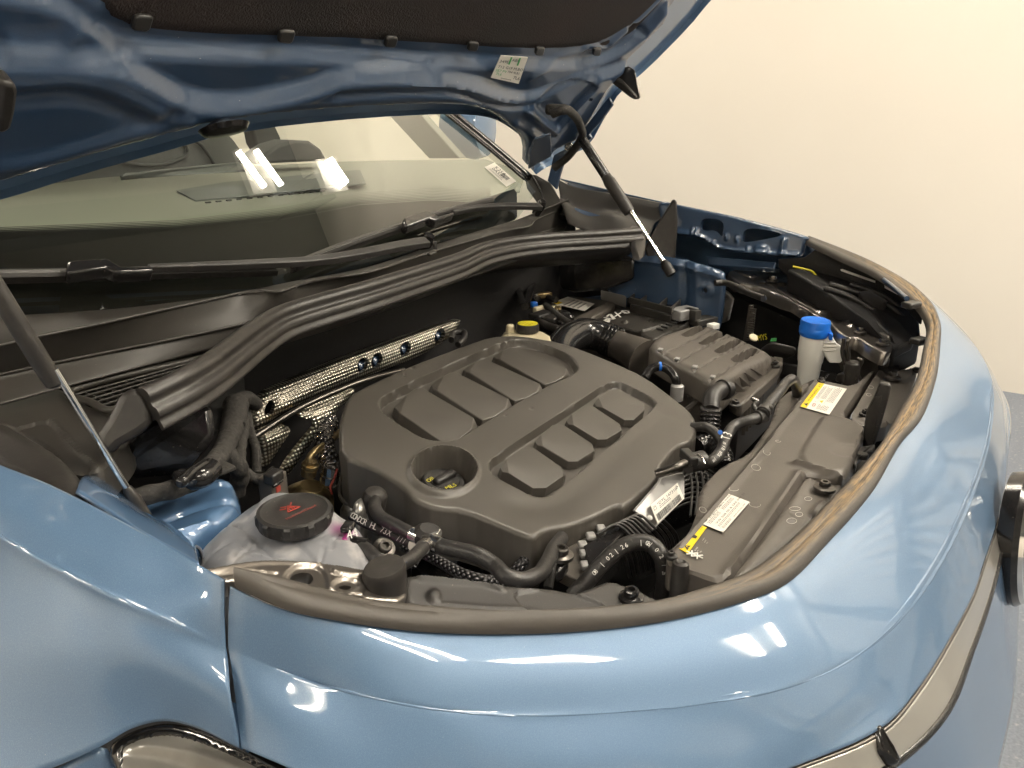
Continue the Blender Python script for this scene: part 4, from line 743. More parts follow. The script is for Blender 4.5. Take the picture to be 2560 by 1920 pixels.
for q, yy in (([(480, 1230), (700, 1130), (820, 1180), (760, 1290), (700, 1420), (640, 1540), (560, 1530), (560, 1300)], .44), ([(900, 1000), (1400, 800), (1480, 840), (1250, 980), (1200, 1120), (1000, 1360), (820, 1640), (740, 1600), (950, 1280), (1060, 1120), (900, 1080)], .42)):
    pl_ = Plane((0, yy, .85), (0, -1, .3), (1, 0, 0)); o = relief('heat_shield', pl_, R4(q), 'shield', None, .005, edge=(.003, .006), skirt=.006, down=(0, 1, 0), feats=[('l', R4([(600, 1300), (1000, 1150), (1300, 950)]), .01, .02)])
    tag(o, 'torn-edged piece of dimpled shield low behind the connector' if yy == .44 else 'dark dimpled shield under the long strip, left of the engine cover', 'heat shield')
pipe = tag(tube('bracket_pipe', [WY(636, 1092, .42), WY(750, 1020, .42), WY(900, 955, .41), WY(1010, 925, .41)], .004, 'dark_steel'), 'thin dark pipe running along the foot of the long heat shield', 'pipe')
slab('shield_lip', [SHP.at(*p, .01) for p in R4([(620, 1150), (900, 975), (915, 1010), (640, 1185)])], (0, .004, -.004), 'brass', hs, .001)
# turbo: brass coloured part, pipe with nut, foil wrapped lead
tb = thing('turbocharger', 'brass coloured metal turbo housing with a nut and bent pipe', 'turbocharger', W(790, 1200, .86))
tc_ = W(775, 1215, .87)
lathe('housing', tc_+Vector((0, .02, -.06)), (.1, -.3, 1), [(.015, -.02), (.031, 0), (.034, .025), (.030, .045), (.019, .056), (.014, .06)], 'brass', tb, 28)
lathe('housing', tc_+Vector((-.035, .02, -.05)), (-.6, -.5, .6), [(.015, -.02), (.025, 0), (.025, .010), (.020, .014)], 'brass', tb, 28)
lathe('nut', W(775, 1167, .895), (.1, -.25, 1), [(.009, -.012), (.0095, -.003), (.008, -.002), (.0105, 0), (.0105, .004), (.0075, .005), (.0075, .009), (.0045, .010)], 'brass', tb, 12, 20)
tube('pipe', [W(775, 1165, .90), W(774, 1145, .905), W(785, 1130, .91), W(812, 1112, .91), W(850, 1080, .89)], .0045, 'brass', tb)
fl = thing('oxygen_sensor', 'sensor with crinkled silver foil sleeve beside the engine cover', 'sensor', W(822, 1180, .89))
tube('foil_sleeve', [W(828, 1055, .905), W(812, 1085, .905), W(812, 1115, .905), W(820, 1140, .90), W(824, 1165, .895)], .011, 'foil', fl, rmod=lambda l, t: 1+.35*math.sin(t*9)*math.sin(l*310)*.4+.1*math.sin(t*3))
lathe('sensor_nut', W(826, 1185, .885), (0, -.2, 1), [(.010, -.014), (.012, -.01), (.012, 0), (.010, .001), (.009, .012)], 'steel', fl, 12, 20)
tube('sensor_wire', [W(843, 1172, .90), W(836, 1195, .89), W(826, 1218, .88), W(830, 1235, .87)], .0013, 'red_print', fl)
cn = thing('plug_connector', 'grey plug connector with red lock standing behind the coolant tank', 'connector', W(684, 1215, .93))
box('shell', W(684, 1222, .925), (.026, .018, .034), 'grey_plastic', cn, .2); box('shell', W(684, 1192, .944), (.018, .013, .012), 'black_plastic', cn, .2)
box('lock', W(684, 1215, .935)+Vector((-.002, -.009, 0)), (.006, .0015, .006), 'red_print', cn, .2, 0); box('latch', W(683, 1202, .942)+Vector((-.002, -.009, 0)), (.016, .002, .003), 'gloss_black', cn, .2)
# ================================================================== WIRING HARNESS at the left
wh = thing('wiring_harness', 'cloth-taped wiring loom branching over the blue suspension tower', 'wiring', W(560, 1130, .97))
tube('loom', [W(590, 1010, .98), W(585, 1050, .975), W(572, 1090, .975), W(555, 1130, .98), W(520, 1170, .985), W(490, 1200, .985), W(440, 1222, .985), (W(380, 1235, .985)), W(330, 1248, .985)], .0095, 'cloth_tape', wh, rmod=lambda l, t: (1.5-1.0*t if t < .6 else .9)*(1+.06*math.sin(l*330)))
tube('loom', [W(600, 1000, .96), W(608, 1080, .95), W(600, 1130, .94), W(610, 1180, .93), W(650, 1200, .92), W(690, 1178, .925)], .0065, 'cloth_tape', wh, rmod=corr(.017, .08))
tube('loom', [W(560, 1130, .975), W(590, 1160, .96), W(600, 1190, .94), W(590, 1230, .92)], .0095, 'cloth_tape', wh, rmod=corr(.02, .08))
tube('loom', [W(612, 1010, .95), W(625, 1080, .93), W(640, 1130, .92), W(640, 1180, .90)], .006, 'cloth_tape', wh)
tube('loom', [W(575, 1010, .97), W(610, 995, .97), W(640, 1010, .95)], .009, 'cloth_tape', wh)
slab('tape_flag', [W(508, 1160, .985), W(545, 1142, .99), W(590, 1165, .985), W(560, 1178, .985), W(530, 1185, .985)], (0, 0, -.004), 'cloth_tape', wh, .001)
tube('tie_strap', [W(443, 1190, .995), W(455, 1205, .998), W(468, 1190, .998), W(510, 1160, .998)], .005, 'gloss_black', wh)
tube('tie_strap', [W(450, 1200, .99), W(500, 1195, .99), W(530, 1170, .99)], .010, 'gloss_black', wh)
# ================================================================== COOLANT TANK
TP = HZ(.965)
tk = thing('coolant_tank', 'translucent white coolant tank with a big black screw cap, pink coolant inside', 'coolant tank', W(730, 1350, .95))
TO = R5([(95, 800), (200, 690), (330, 580), (500, 450), (640, 385), (740, 368), (890, 370), (1000, 400), (1200, 470), (1370, 545), (1450, 630), (1510, 760), (1545, 900), (1600, 1040), (1560, 1120), (600, 1090), (200, 1060), (120, 930)])
relief('tank_shell', TP, TO, 'tank_plastic', tk, .002, edge=(.022, .035), skirt=.10, rnd=2, smooth=60, feats=[('c', R5(ell(905, 600, 330, 190)), .006, .012), ('l', R5([(330, 590), (520, 720), (760, 960)]), -0.0020, .0014), ('l', R5([(160, 900), (420, 800), (560, 870), (760, 740)]), -0.0016, .0014),
    ('l', R5([(420, 640), (600, 780), (350, 1000)]), -0.0016, .0014), ('l', R5([(900, 780), (1100, 960), (1140, 850)]), -0.0020, .0014), ('l', R5([(560, 900), (900, 960)]), 0.0016, .0014), ('l', R5([(1150, 640), (1400, 560)]), -0.0026, .0014), ('l', R5([(1200, 860), (1220, 780), (1330, 760), (1420, 1000)]), -0.0020, .0014),
    ('c', R5(ell(160, 745, 26, 20)), -0.0008, .0014), ('c', R5(ell(1145, 808, 22, 18)), -0.0008, .0014), ('c', R5(ell(425, 905, 26, 26)), -0.0008, .0014), ('c', R5(ell(365, 805, 30, 20)), -0.0008, .0014), ('p', R5([(500, 790), (600, 770), (640, 820), (560, 850)]), 0.0010, .0014)])
slab('coolant', [W(*p, .93) for p in R5([(1230, 690), (1330, 690), (1370, 760), (1420, 960), (1340, 990), (1260, 800)])], (0, 0, -.03), 'magenta', tk, .008)
slab('coolant_stain', [W(*p, .963) for p in R5([(1240, 700), (1300, 690), (1340, 720), (1325, 770), (1290, 800), (1250, 770)])], (0, 0, -.010), 'magenta', tk, .003)
cc = W(*R5([(907, 612)])[0], .975); flu = lambda a, h: 1-(.07 if (a*10/(2*math.pi)) % 1 < .55 and -.001 < h < .0052 else 0)
cap = lathe('screw_cap', cc, (0, -.03, 1), [(a*1.13, b*.72) for a, b in [(.027, -.006), (.0285, 0), (.0285, .004), (.0285, .007), (.0272, .0100), (.0245, .0112), (.023, .0102), (.013, .0102)]], 'black_plastic', tk, 80, 30, flu)
ct = cc+Vector((0, 0, .0078))
tri = [(-.5, -.2), (.0, .55), (.5, -.2)]
e1 = (W(*R5([(1000, 500)])[0], 1.0035)-W(*R5([(860, 590)])[0], 1.0035)).normalized(); e1 = Vector((.93, -.10, 0)).normalized(); e2 = Vector((-e1.y, e1.x, 0))
o_ = ct+e2*.003
for a, b in (((-.55, -.3), (0, .55)), ((0, .55), (.55, -.3)), ((.55, -.3), (-.55, -.3)), ((-.25, .0), (-.05, .45)), ((0, -.15), (0, .3)), ((.2, -.1), (.12, .3)), ((-.35, .25), (-.75, .5)), ((-.15, .5), (-.5, .75)), ((.25, .5), (.55, .8))):
    A = o_+(e1*a[0]+e2*a[1])*.011; B = o_+(e1*b[0]+e2*b[1])*.011; dd = B-A; box('symbol_stroke', (A+B)/2, (dd.length, .0011, .0006), 'red_print', cap, e=(dd.normalized(), Vector((0, 0, 1)).cross(dd.normalized()), Vector((0, 0, 1))), bevel=0)
print_on(cap, 'red_print', 'Heiß/Hot/Chaud', ct-e2*.011-e1*.015, ct-e2*.011+e1*.02, .0045, (0, 0, 1))
# ================================================================== HOSES around the tank and the oil filler neck
def hose(label, path, rpx, m='hose_rubber', name='hose', z=None, rm=None):
    P_ = [W(x, y, zz) for x, y, zz in path]; r = sum(rad(p, rpx) for p in P_)/len(P_)
    o = tube(name, P_, r, m, None, n=len(P_)*14, k=18, rmod=rm); tag(o, label, 'hose' if 'hose' in name else name.split('_')[-1]); return o, P_, r
h1, P1, q1 = hose('short black hose from the silver housing down to the branch fitting', [(938, 1250, .925), (938, 1272, .93), (950, 1292, .93), (985, 1312, .93), (1030, 1335, .93), (1052, 1345, .93)], 17)
clamp('hose_clamp', P1[4]+(P1[5]-P1[4])*.5, P1[5]-P1[4], q1, 'steel', h1)
h2, P2, q2 = hose('black hose curling from the tank outlet round to the branch fitting', [(872, 1357, .955), (895, 1362, .955), (920, 1378, .955), (948, 1402, .955), (985, 1414, .95), (1020, 1402, .945), (1048, 1378, .94), (1063, 1362, .935)], 18)
clamp('hose_clamp', P2[-1]*.8+P2[-2]*.2, P2[-1]-P2[-2], q2, 'steel', h2); clamp('hose_clamp', P2[1], P2[1]-P2[0], q2, 'gloss_black', h2, .018)
box('clamp_tab', P2[1]+Vector((0, .01, .014)), (.014, .010, .006), 'gloss_black', h2, .4); lathe('nozzle', P2[0], P2[0]-P2[1], [(q2*.9, -.004), (q2*1.1, 0), (q2*1.1, .004), (q2*.6, .006)], 'black_plastic', h2, 20)
print_on(h2, 'white_paint', '44', P2[2]+Vector((-.012, .01, .014)), P2[2]+Vector((.02, .0, .012)), .010)
h3, P3, q3 = hose('long black hose snaking from the branch fitting across below the engine cover', [(1082, 1356, .93), (1105, 1366, .93), (1150, 1376, .93), (1200, 1390, .93), (1235, 1412, .925), (1265, 1440, .925), (1300, 1450, .92), (1340, 1440, .915), (1366, 1410, .905), (1385, 1370, .89), (1404, 1345, .88)], 20)
clamp('hose_clamp', P3[0]*.6+P3[1]*.4, P3[1]-P3[0], q3, 'steel', h3)
yc = thing('branch_fitting', 'black plastic branch fitting where three clamped hoses meet', 'hose fitting', W(1067, 1350, .93))
for p in (P1[-1], P2[-1], P3[0]): tube('stub', [W(1067, 1350, .93), p], q1*.95, 'black_plastic', yc, n=2)
lathe('hub', W(1067, 1350, .925), (0, -.2, 1), [(.010, -.01), (.013, -.006), (.013, .010), (.008, .014)], 'black_plastic', yc, 20)
sticker('paper_tag', [W(1072, 1313, .935), W(1101, 1325, .935), W(1088, 1345, .935), W(1060, 1330, .935)], 'paper', yc, [('T', 'ink', .3, .45, .45, 'E52')])
h4, P4, q4 = hose('thick matt black hose arching beside the radiator cover, printed 08 | 02 | 26', [(1430, 1492, .86), (1470, 1450, .875), (1510, 1405, .89), (1548, 1372, .90), (1590, 1356, .905), (1625, 1360, .905), (1650, 1385, .90), (1660, 1425, .88), (1655, 1500, .83)], 21, 'rubber')
h4.data.materials[0] = MATS['hose_rubber']
def along(P_, r, parent, mt, s, t0, t1, size, off=0):
    C = cr(P_, 80); a = int(t0*79); tot = int(t1*79)-a; L = len(s)
    for i, ch in enumerate(s):
        if ch == ' ': continue
        k = a+int(i*tot/L); p = Vector(C[k]); t = (Vector(C[min(k+1, 79)])-Vector(C[k-1])).normalized(); v = (CAM-p).normalized(); n = (v-t*v.dot(t)).normalized()
        v_, f_ = text_mesh(ch, size); g = n.cross(t)
        yield [p+n*(r*1.01+.0004)+t*x+g*(y-size*.35+off) for x, y, _ in v_], f_
def hose_print(P_, r, parent, mt, s, t0, t1, size, off=0):
    V, Fc = join_mesh(list(along(P_, r, parent, mt, s, t0, t1, size, off))); mk('lettering', V, Fc, mt, parent, 0)
hose_print(P4, q4, h4, 'white_paint', '08 | 02 | 26', .17, .42, .0062); hose_print(P4, q4, h4, 'white_paint', '| 08 | 02 / 26', .50, .76, .0062)
h5, P5, q5 = hose('black hose printed CONDOR lying behind the tank and the branch fitting', [(880, 1290, .92), (906, 1305, .92), (963, 1330, .92), (1010, 1352, .92), (1050, 1368, .92), (1080, 1378, .91)], 12, 'black_plastic')
hose_print(P5, q5, h5, 'white_paint', 'CONDOR HL 73X', .03, .52, .0085, .001); hose_print(P5, q5, h5, 'white_paint', '/// VW', .62, .85, .0075)
clamp('white_band', P5[-2]*.9+P5[-3]*.1, P5[-1]-P5[-2], q5*1.1, 'paper', h5, .016)
for lab, pth, rp in (('braided black conduit crossing low between the hose and the bracket', [(1062, 1385, .90), (1100, 1405, .90), (1150, 1432, .90), (1200, 1448, .90), (1252, 1455, .89), (1290, 1460, .88)], 14),
                     ('braided conduit rising to the engine cover, left of its twin', [(1296, 1340, .84), (1270, 1362, .85), (1248, 1385, .85), (1225, 1410, .84)], 20),
                     ('braided conduit rising to the engine cover, right of its twin', [(1336, 1360, .85), (1318, 1390, .86), (1300, 1415, .86), (1280, 1440, .85)], 15),
                     ('braided conduit low behind the tank outlet hose', [(1010, 1365, .88), (1040, 1390, .88), (1030, 1410, .88)], 13)):
    hose(lab, pth, rp, 'braid', 'braided_conduit')
hose('smooth black hose dipping down beside the bolt lug, under the cover corner', [(1405, 1350, .86), (1390, 1390, .87), (1378, 1430, .86), (1370, 1470, .85)], 12)
# silver housing under the first hose
vh = thing('thermostat_housing', 'cast silver housing with black elbow left of the oil filler well', 'metal housing', W(930, 1290, .87))
relief('casting', Plane((0, .2, .875), (-.2, -.35, 1)), R5([(1250, 480), (1330, 380), (1440, 370), (1500, 420), (1620, 460), (1720, 480), (1850, 590), (1870, 700), (1800, 760), (1500, 640), (1380, 560)]), 'alloy', vh, .003, edge=(.02, .03), skirt=.08, feats=[('c', R5(ell(1440, 450, 60, 50)), .01, .015), ('c', R5(ell(1700, 560, 70, 50)), .01, .015), ('c', R5(ell(1390, 530, 20, 18)), -.02, .006), ('c', R5(ell(1740, 600, 26, 20)), -.02, .006)])
lathe('elbow', W(937, 1243, .925), (-.1, -.1, 1), [(.007, -.03), (.011, -.01), (.013, 0), (.012, .004), (.009, .008), (.004, .009)], 'rubber', vh, 28)
slab('casting', [W(880, 1255, .90), W(905, 1232, .90), W(915, 1262, .90), W(885, 1275, .90)], (0, 0, -.05), 'alloy', vh, .006)
slab('bracket', [W(*p, .93) for p in R5([(1585, 815), (1610, 795), (1655, 800), (1668, 820), (1668, 960), (1600, 960)])], (.002, .006, -.002), 'rubber', vh, .002)
screw('bolt', W(*R5([(1610, 860)])[0], .932), .006, 'dark_steel', vh, (-.2, -.5, .7))
# ================================================================== NEAR HEADLIGHT BRACKET
nb = thing('headlight_bracket', 'glossy black pressed bracket in front of the coolant tank', 'bracket', W(800, 1450, 1.0))
NP = sightplane((500, 1424, 1.038), (880, 1440, 1.001), (1040, 1505, .984))
relief('pressing', NP, R5([(120, 1022), (300, 1000), (450, 968), (600, 945), (750, 945), (1100, 960), (1300, 985), (1500, 1025), (1560, 1060), (1800, 1080), (1800, 1260), (1500, 1240), (1100, 1160), (700, 1100), (440, 1110), (350, 1120), (240, 1080)]), 'black_metal', nb, .0014, edge=(.0015, .002), skirt=.010, rnd=1, smooth=60,
       feats=[('p', R5([(800, 1180), (830, 1060), (900, 1000), (960, 985), (1080, 990), (1140, 1030), (1165, 1100), (1170, 1200)]), -.0022, .002), ('p', R5([(1190, 1025), (1250, 1010), (1480, 1045), (1500, 1080), (1400, 1085), (1200, 1060)]), .0022, .0016), ('c', R5(ell(1310, 1145, 105, 52)), -.0016, .002), ('c', R5(ell(1650, 1200, 200, 90)), -.002, .002),
              ('l', R5([(160, 1045), (400, 1000), (620, 970), (1100, 975)]), .0012, .0018), ('l', R5([(250, 1075), (440, 1050), (600, 1040), (760, 1060)]), -.0014, .002), ('l', R5([(600, 1040), (660, 1030), (700, 1050)]), .001, .0012)],
       holes=[R5([(870, 1095), (890, 1050), (960, 1025), (1040, 1030), (1065, 1075), (1040, 1115), (990, 1130), (900, 1140)]), R5(ell(1312, 1150, 50, 18))])
bc_ = W(972, 1476, .988); bp = lathe('rubber_buffer', bc_, (0, 0, 1), [(.0155, -.02), (.0158, .006), (.0156, .014), (.0143, .0165), (.009, .0172), (.004, .0165)], 'rubber', nb, 40, 50)
bp.scale = (1.08, .86, 1); bp.location = Vector((bc_.x-ROOT[nb.name].x, bc_.y-ROOT[nb.name].y, 0))*0
# black plastic air guide next to it
ag = thing('air_guide', 'dusty black plastic panel between the bracket and the radiator cover', 'panel', W(1300, 1490, .96))
AP = sightplane((1010, 1450, .982), (1500, 1470, .945), (1300, 1520, .958))
relief('panel', AP, R6([(-130, 1062), (0, 1060), (300, 1092), (600, 1132), (800, 1145), (1060, 1162), (1180, 1192), (1245, 1195), (1390, 1140), (1500, 1098), (1700, 1170), (1880, 1255), (1980, 1300), (1700, 1370), (1000, 1390), (300, 1370), (-130, 1330)]), 'black_plastic', ag, .0018, edge=(.003, .005), skirt=.02, rnd=1,
       feats=[('l', R6([(0, 1085), (300, 1110), (560, 1145), (640, 1175)]), .0025, .003), ('l', R6([(150, 1290), (500, 1320), (900, 1330)]), .001, .0015), ('p', R6([(1040, 1165), (1180, 1195), (1480, 1310), (1500, 1380), (900, 1400), (700, 1200)]), -.002, .002), ('c', R6(ell(110, 1240, 50, 50)), .003, .004), ('c', R6(ell(1680, 1255, 80, 40)), .001, .003)])
screw('screw', AP.at(*R6([(1668, 1245)])[0], .003), .0058, 'gloss_black', ag)
# ================================================================== INTERCOOLER, MANIFOLD, ID PLATE
ic = thing('intake_manifold', 'black ribbed intake manifold with a metal flange in front of the engine cover', 'intake manifold', W(1500, 1320, .82))
IP = Plane((-.22, -.02, .80), (-.25, -.9, .5), (1, 0, 0))
slab('manifold_body', [W(1470, 1355, .83), W(1535, 1292, .83), W(1640, 1190, .83), W(1740, 1110, .83), W(1770, 1180, .80), W(1760, 1290, .78), W(1600, 1360, .78), W(1480, 1420, .78)], (.05, .05, -.12), 'gloss_black', ic, .01)
for i in range(12):
    t = i/11; a = W(1500+t*130, 1330-t*52, .845); tube('rib', [a+Vector((0, .012, -.004)), a+Vector((-.012, -.008, .004)), a+Vector((.0, -.03, -.02)), a+Vector((.012, -.035, -.055))], .0022, 'black_plastic', ic, k=8)
for i in range(9):
    t = i/8; a = W(1745-t*18, 1170+t*100, .845-.004*i); tube('rib', [a+Vector((-.02, .02, 0)), a+Vector((.01, .0, .004)), a+Vector((.035, -.02, -.02)), a+Vector((.04, -.02, -.05))], .0018, 'black_plastic', ic, k=8)
for i in range(4): tube('rib', [W(1722+i*14, 1165, .85-.004*i), W(1730+i*14, 1215, .845-.004*i), W(1726+i*12, 1290, .835)], .0016, 'black_plastic', ic, k=8)
slab('flange', [W(*p, .862) for p in R6([(1060, 1010), (1100, 880), (1250, 800), (1510, 615), (1500, 660), (1440, 700), (1420, 720), (1380, 740), (1300, 805), (1310, 960), (1325, 1080), (1265, 1130)])], (.01, .01, -.02), 'silver_plastic', ic, .002).data.materials[0] = MATS['grey_plastic']
for q in ((1285, 830), (1298, 900), (1305, 990), (1350, 760), (1430, 700)): box('flange_tab', W(*R6([q])[0], .868), (.012, .010, .006), 'silver_plastic', ic, .7)
slab('charge_box', [W(*p, .872) for p in R6([(1290, 830), (1450, 740), (1470, 690), (1560, 640), (1640, 700), (1440, 920), (1370, 1000), (1330, 1000)])], (.01, .01, -.06), 'gloss_black', ic, .006)
for i in range(7): a = W(*R6([(1400+i*30, 745-i*14)])[0], .876); tube('rib', [a, a+Vector((.022, -.012, .004)), a+Vector((.03, -.03, -.012))], .0016, 'black_plastic', ic, k=8)
lg = thing('mounting_lug', 'black bolt lug by the corner of the metal flange', 'bolt', W(1403, 1390, .88)); slab('lug', [W(*p, .885) for p in R6([(1080, 950), (1100, 890), (1150, 895), (1180, 940), (1130, 1010), (1070, 1040)])], (0, 0, -.015), 'gloss_black', lg, .003); screw('bolt', W(*R6([(1118, 915)])[0], .889), .007, 'dark_steel', lg)
idp = thing('engine_number_plate', 'silver metal plate with a white engine number and bar code sticker', 'plate', W(1640, 1250, .87))
ip = [W(*p, .885) for p in R6([(1690, 560), (1700, 552), (1900, 300), (2075, 258), (2092, 285), (2090, 455)])]
dwn = [W(*R6([(2090, 455)])[0], .872), W(*R6([(1835, 708)])[0], .855), W(*R6([(1790, 690)])[0], .857), W(*R6([(1715, 575)])[0], .872)]
slab('plate', [W(*p, z) for p, z in zip(R6([(1692, 562), (1710, 545), (1890, 330), (1905, 300), (2072, 256), (2092, 280), (2092, 460), (1850, 705), (1828, 712), (1790, 690), (1735, 590)]), (.882, .884, .884, .884, .884, .882, .868, .858, .857, .858, .876))], (.001, .003, -.001), 'silver_plastic', idp, .001)
sticker('number_sticker', [W(*p, z) for p, z in zip(R6([(1812, 520), (2025, 345), (2080, 470), (1870, 668)]), (.8765, .882, .870, .8625))], 'paper', idp,
        [('T', 'ink', .18, .17, .13, '*DYL 147310*'), ('T', 'ink', .03, .22, .12, '□'), ('R', 'ink', .05, .10, .08, .010), ('L', 'grey_ink', .22, .20, .4, 2, .05), ('B', 'ink', .05, .34, .86, .20), ('R', 'ink', .90, .05, .03, .03), ('R', 'ink', .94, .09, .03, .03), ('R', 'ink', .90, .12, .03, .03)], lift=.0022, asp=.58)
lathe('plate_rivet', W(*R6([(1815, 615)])[0], .869), (-.3, -.6, .7), [(.003, 0), (.003, .001), (.001, .002)], 'white_paint', idp, 12)
hose('dark metal pipe stub above the number plate', [(1640, 1185, .90), (1665, 1178, .905), (1690, 1168, .91), (1712, 1158, .91)], 11, 'dark_steel', 'metal_pipe')
# ================================================================== AIR FILTER BOX
ab = thing('air_filter_box', 'big ribbed dark grey air filter box with screwed lid, right of the engine cover', 'air filter box', W(1780, 950, .86))
LP = Plane(W(1780, 880, .905), (.03, -.14, 1), (1, 0, 0))
LID = [(1622, 862), (1640, 838), (1700, 818), (1754, 805), (1800, 822), (1870, 852), (1935, 884), (1925, 896), (1872, 918), (1838, 942), (1812, 966), (1785, 960), (1735, 928), (1680, 898)]
relief('lid', LP, LID, 'grey_plastic', ab, .0025, edge=(.012, .016), skirt=.03, rnd=1, down=(0, 0, -1),
       feats=[('l', [(1663, 882), (1720, 855), (1790, 820)], -.003, .0015), ('l', [(1698, 902), (1760, 868), (1830, 838)], -.003, .0015), ('l', [(1738, 925), (1800, 890), (1870, 855)], -.003, .0015), ('l', [(1776, 950), (1840, 910), (1905, 875)], -.003, .0015),
              ('p', [(1700, 838), (1758, 808), (1772, 814), (1722, 843)], -.018, .003), ('p', [(1743, 858), (1806, 826), (1820, 832), (1762, 863)], -.018, .003), ('p', [(1783, 878), (1842, 846), (1856, 853), (1802, 884)], -.018, .003), ('p', [(1824, 898), (1880, 868), (1896, 876), (1842, 906)], -.018, .003)])
for x, y in ((1651, 874), (1693, 897), (1737, 917), (1782, 942)): box('clip', LP.at(x, y, .001), (rad(LP.at(x, y), 16), rad(LP.at(x, y), 12), .004), 'silver_plastic', ab, .1, .001)
z1 = .845
slab('side_wall', [W(1620, 866, .885), W(1700, 905, .885), W(1785, 962, .882), W(1812, 1000, .862), W(1800, 1030, .84), W(1700, 985, .83), W(1600, 940, .83), W(1590, 900, .85)], (.03, .03, -.06), 'grey_plastic', ab, .006)
slab('front_wall', [W(1788, 958, .885), W(1812, 962, .885), W(1840, 938, .885), W(1930, 888, .885), W(1955, 905, .86), W(1852, 1000, .85), W(1815, 1010, .85)], (-.02, .05, -.05), 'grey_plastic', ab, .004)
slab('lid_flange', [W(1845, 1012, .862), W(1824, 1000, .862), W(1838, 975, .862), W(1870, 950, .862), W(1912, 905, .862), W(1935, 890, .862), W(1958, 893, .862), W(1958, 905, .862), W(1945, 930, .862), W(1900, 972, .862), W(1855, 1012, .862)], (0, 0, -.02), 'grey_plastic', ab, .003)
slab('base', [W(1850, 1020, .848), W(1800, 1000, .848), W(1600, 920, .848), W(1700, 860, .86), W(1950, 900, .848), W(1945, 935, .848)], (0, 0, -.10), 'black_plastic', ab, .004)
for i in range(6):
    t = (i+.3)/6; a = W(1836+t*92, 985-t*82, .868); b = W(1826+t*88, 955-t*62, .890)
    slab('fin', [a, b, b+Vector((.002, -.003, -.001)), a+Vector((.010, -.012, 0))], (.004, .004, 0), 'grey_plastic', ab, .0006)
for i in range(11):
    t = (i+.5)/11; a = W(1856+t*92, 1022-t*96, .842); slab('rib', [a, a+Vector((.003, .002, 0)), a+Vector((.006, -.003, 0)), a+Vector((.003, -.005, 0))], (0, 0, -.05), 'grey_plastic', ab, 0)
for i in range(3): tube('rib', [W(1722+i*9, 950+i*2, .88), W(1718+i*9, 975+i*3, .86), W(1722+i*9, 995+i*3, .85)], .0015, 'grey_plastic', ab, k=6)
for x, y in ((1838, 1012), (1934, 914)): screw('screw', W(x, y, .864), rad(W(x, y, .86), 9), 'black_plastic', ab)
# ducts
dt = thing('intake_duct', 'glossy black elbow joined by clamps to the grey mouth of the air filter box', 'air duct', W(1520, 850, .87))
dpath = [W(1622, 905, .865), W(1590, 885, .868), W(1560, 870, .87), W(1525, 852, .872)]
rm_ = [rad(dpath[0], 52), rad(dpath[3], 36)]
tube('mouth', dpath, rm_[1], 'grey_plastic', dt, n=30, k=32, rmod=lambda l, t: 1.5-.5*min(1, t*1.4)**.6)
ep = [W(1534, 855, .874), W(1500, 840, .882), W(1460, 834, .888), W(1425, 846, .888), W(1400, 874, .88), (W(1392, 915, .865))]
tube('elbow', ep, rad(ep[1], 39), 'gloss_black', dt, n=40, k=32)
for t in (.0, .25, .5): p = ep[0]*(1-t)+ep[1]*t; clamp('band', p, ep[1]-ep[0], rad(p, 37), 'gloss_black', dt, .007)
lathe('clamp_screw', ep[0]+Vector((0, -.01, .024)), (0, -1, .2), [(.003, 0), (.003, .012), (.001, .013)], 'steel', dt, 10)
hb = thing('breather_elbow', 'black corrugated breather hose under a moulded elbow at the filter box corner', 'hose', W(1780, 1010, .84))
q_ = [W(1822, 972, .900), W(1800, 976, .902), W(1780, 996, .897), W(1777, 1026, .885)]; rr = rad(q_[2], 22)
tube('elbow', q_, rr, 'black_plastic', hb, n=30, k=24); lathe('collar', q_[3], (0, 0, 1), [(rr*1.05, -.006), (rr*1.18, -.005), (rr*1.18, .004), (rr*1.02, .005)], 'black_plastic', hb, 24)
tube('corrugated_hose', [W(1777, 1030, .883), W(1775, 1065, .865), W(1772, 1130, .83)], rr*1.1, 'gloss_black', hb, n=90, k=24, rmod=corr(.0058, .07))
clamp('elbow_band', q_[0]*.4+q_[1]*.6, q_[1]-q_[0], rr*1.1, 'black_plastic', hb, .006)
o, P_, r_ = hose('small glossy black pipe looping from behind the cover to the filter box', [(1612, 945, .90), (1625, 925, .91), (1650, 916, .915), (1672, 925, .91), (1688, 945, .90), (1692, 968, .885), (1692, 985, .875)], 11, 'gloss_black')
lathe('fitting', P_[-1], (0, 0, 1), [(r_*1.0, -.012), (r_*1.5, -.010), (r_*1.5, .014), (r_*1.1, .016)], 'silver_plastic', o, 16); clamp('blue_mark', P_[2], P_[3]-P_[1], r_*.95, 'blue_plastic', o, .004)
# ================================================================== BATTERY with its black cover
BZ = .885
bt = thing('battery', 'battery under a flat black cover with chalk marks, beyond the intake duct', 'battery', W(1520, 790, BZ))
BPl = HZ(BZ)
slab('case', [W(*p, BZ-.008) for p in R8([(300, 440), (640, 330), (1060, 380), (1460, 430), (1760, 560), (1420, 740), (1100, 600), (560, 560)])], (0, 0, -.10), 'cowl_plastic', bt, .003)
relief('cover', BPl, R8([(740, 590), (1010, 400), (1070, 430), (1300, 430), (1460, 448), (1640, 540), (1750, 556), (1740, 575), (1470, 705), (1410, 738), (1320, 690), (1300, 665), (1120, 620), (960, 585)]), 'cowl_plastic', bt, .0025, edge=(.003, .004), skirt=.015, rnd=0,
       feats=[('c', R8(ell(1395, 557, 30, 14)), -.005, .003), ('c', R8(ell(1145, 575, 30, 14)), .004, .003), ('l', R8([(1310, 660), (1460, 620), (1700, 540)]), .005, .003), ('l', R8([(870, 560), (920, 480), (1080, 430)]), .004, .003), ('l', R8([(900, 440), (1080, 380)]), .004, .004), ('p', R8([(1440, 630), (1660, 540), (1740, 570), (1480, 690)]), -.004, .003)])
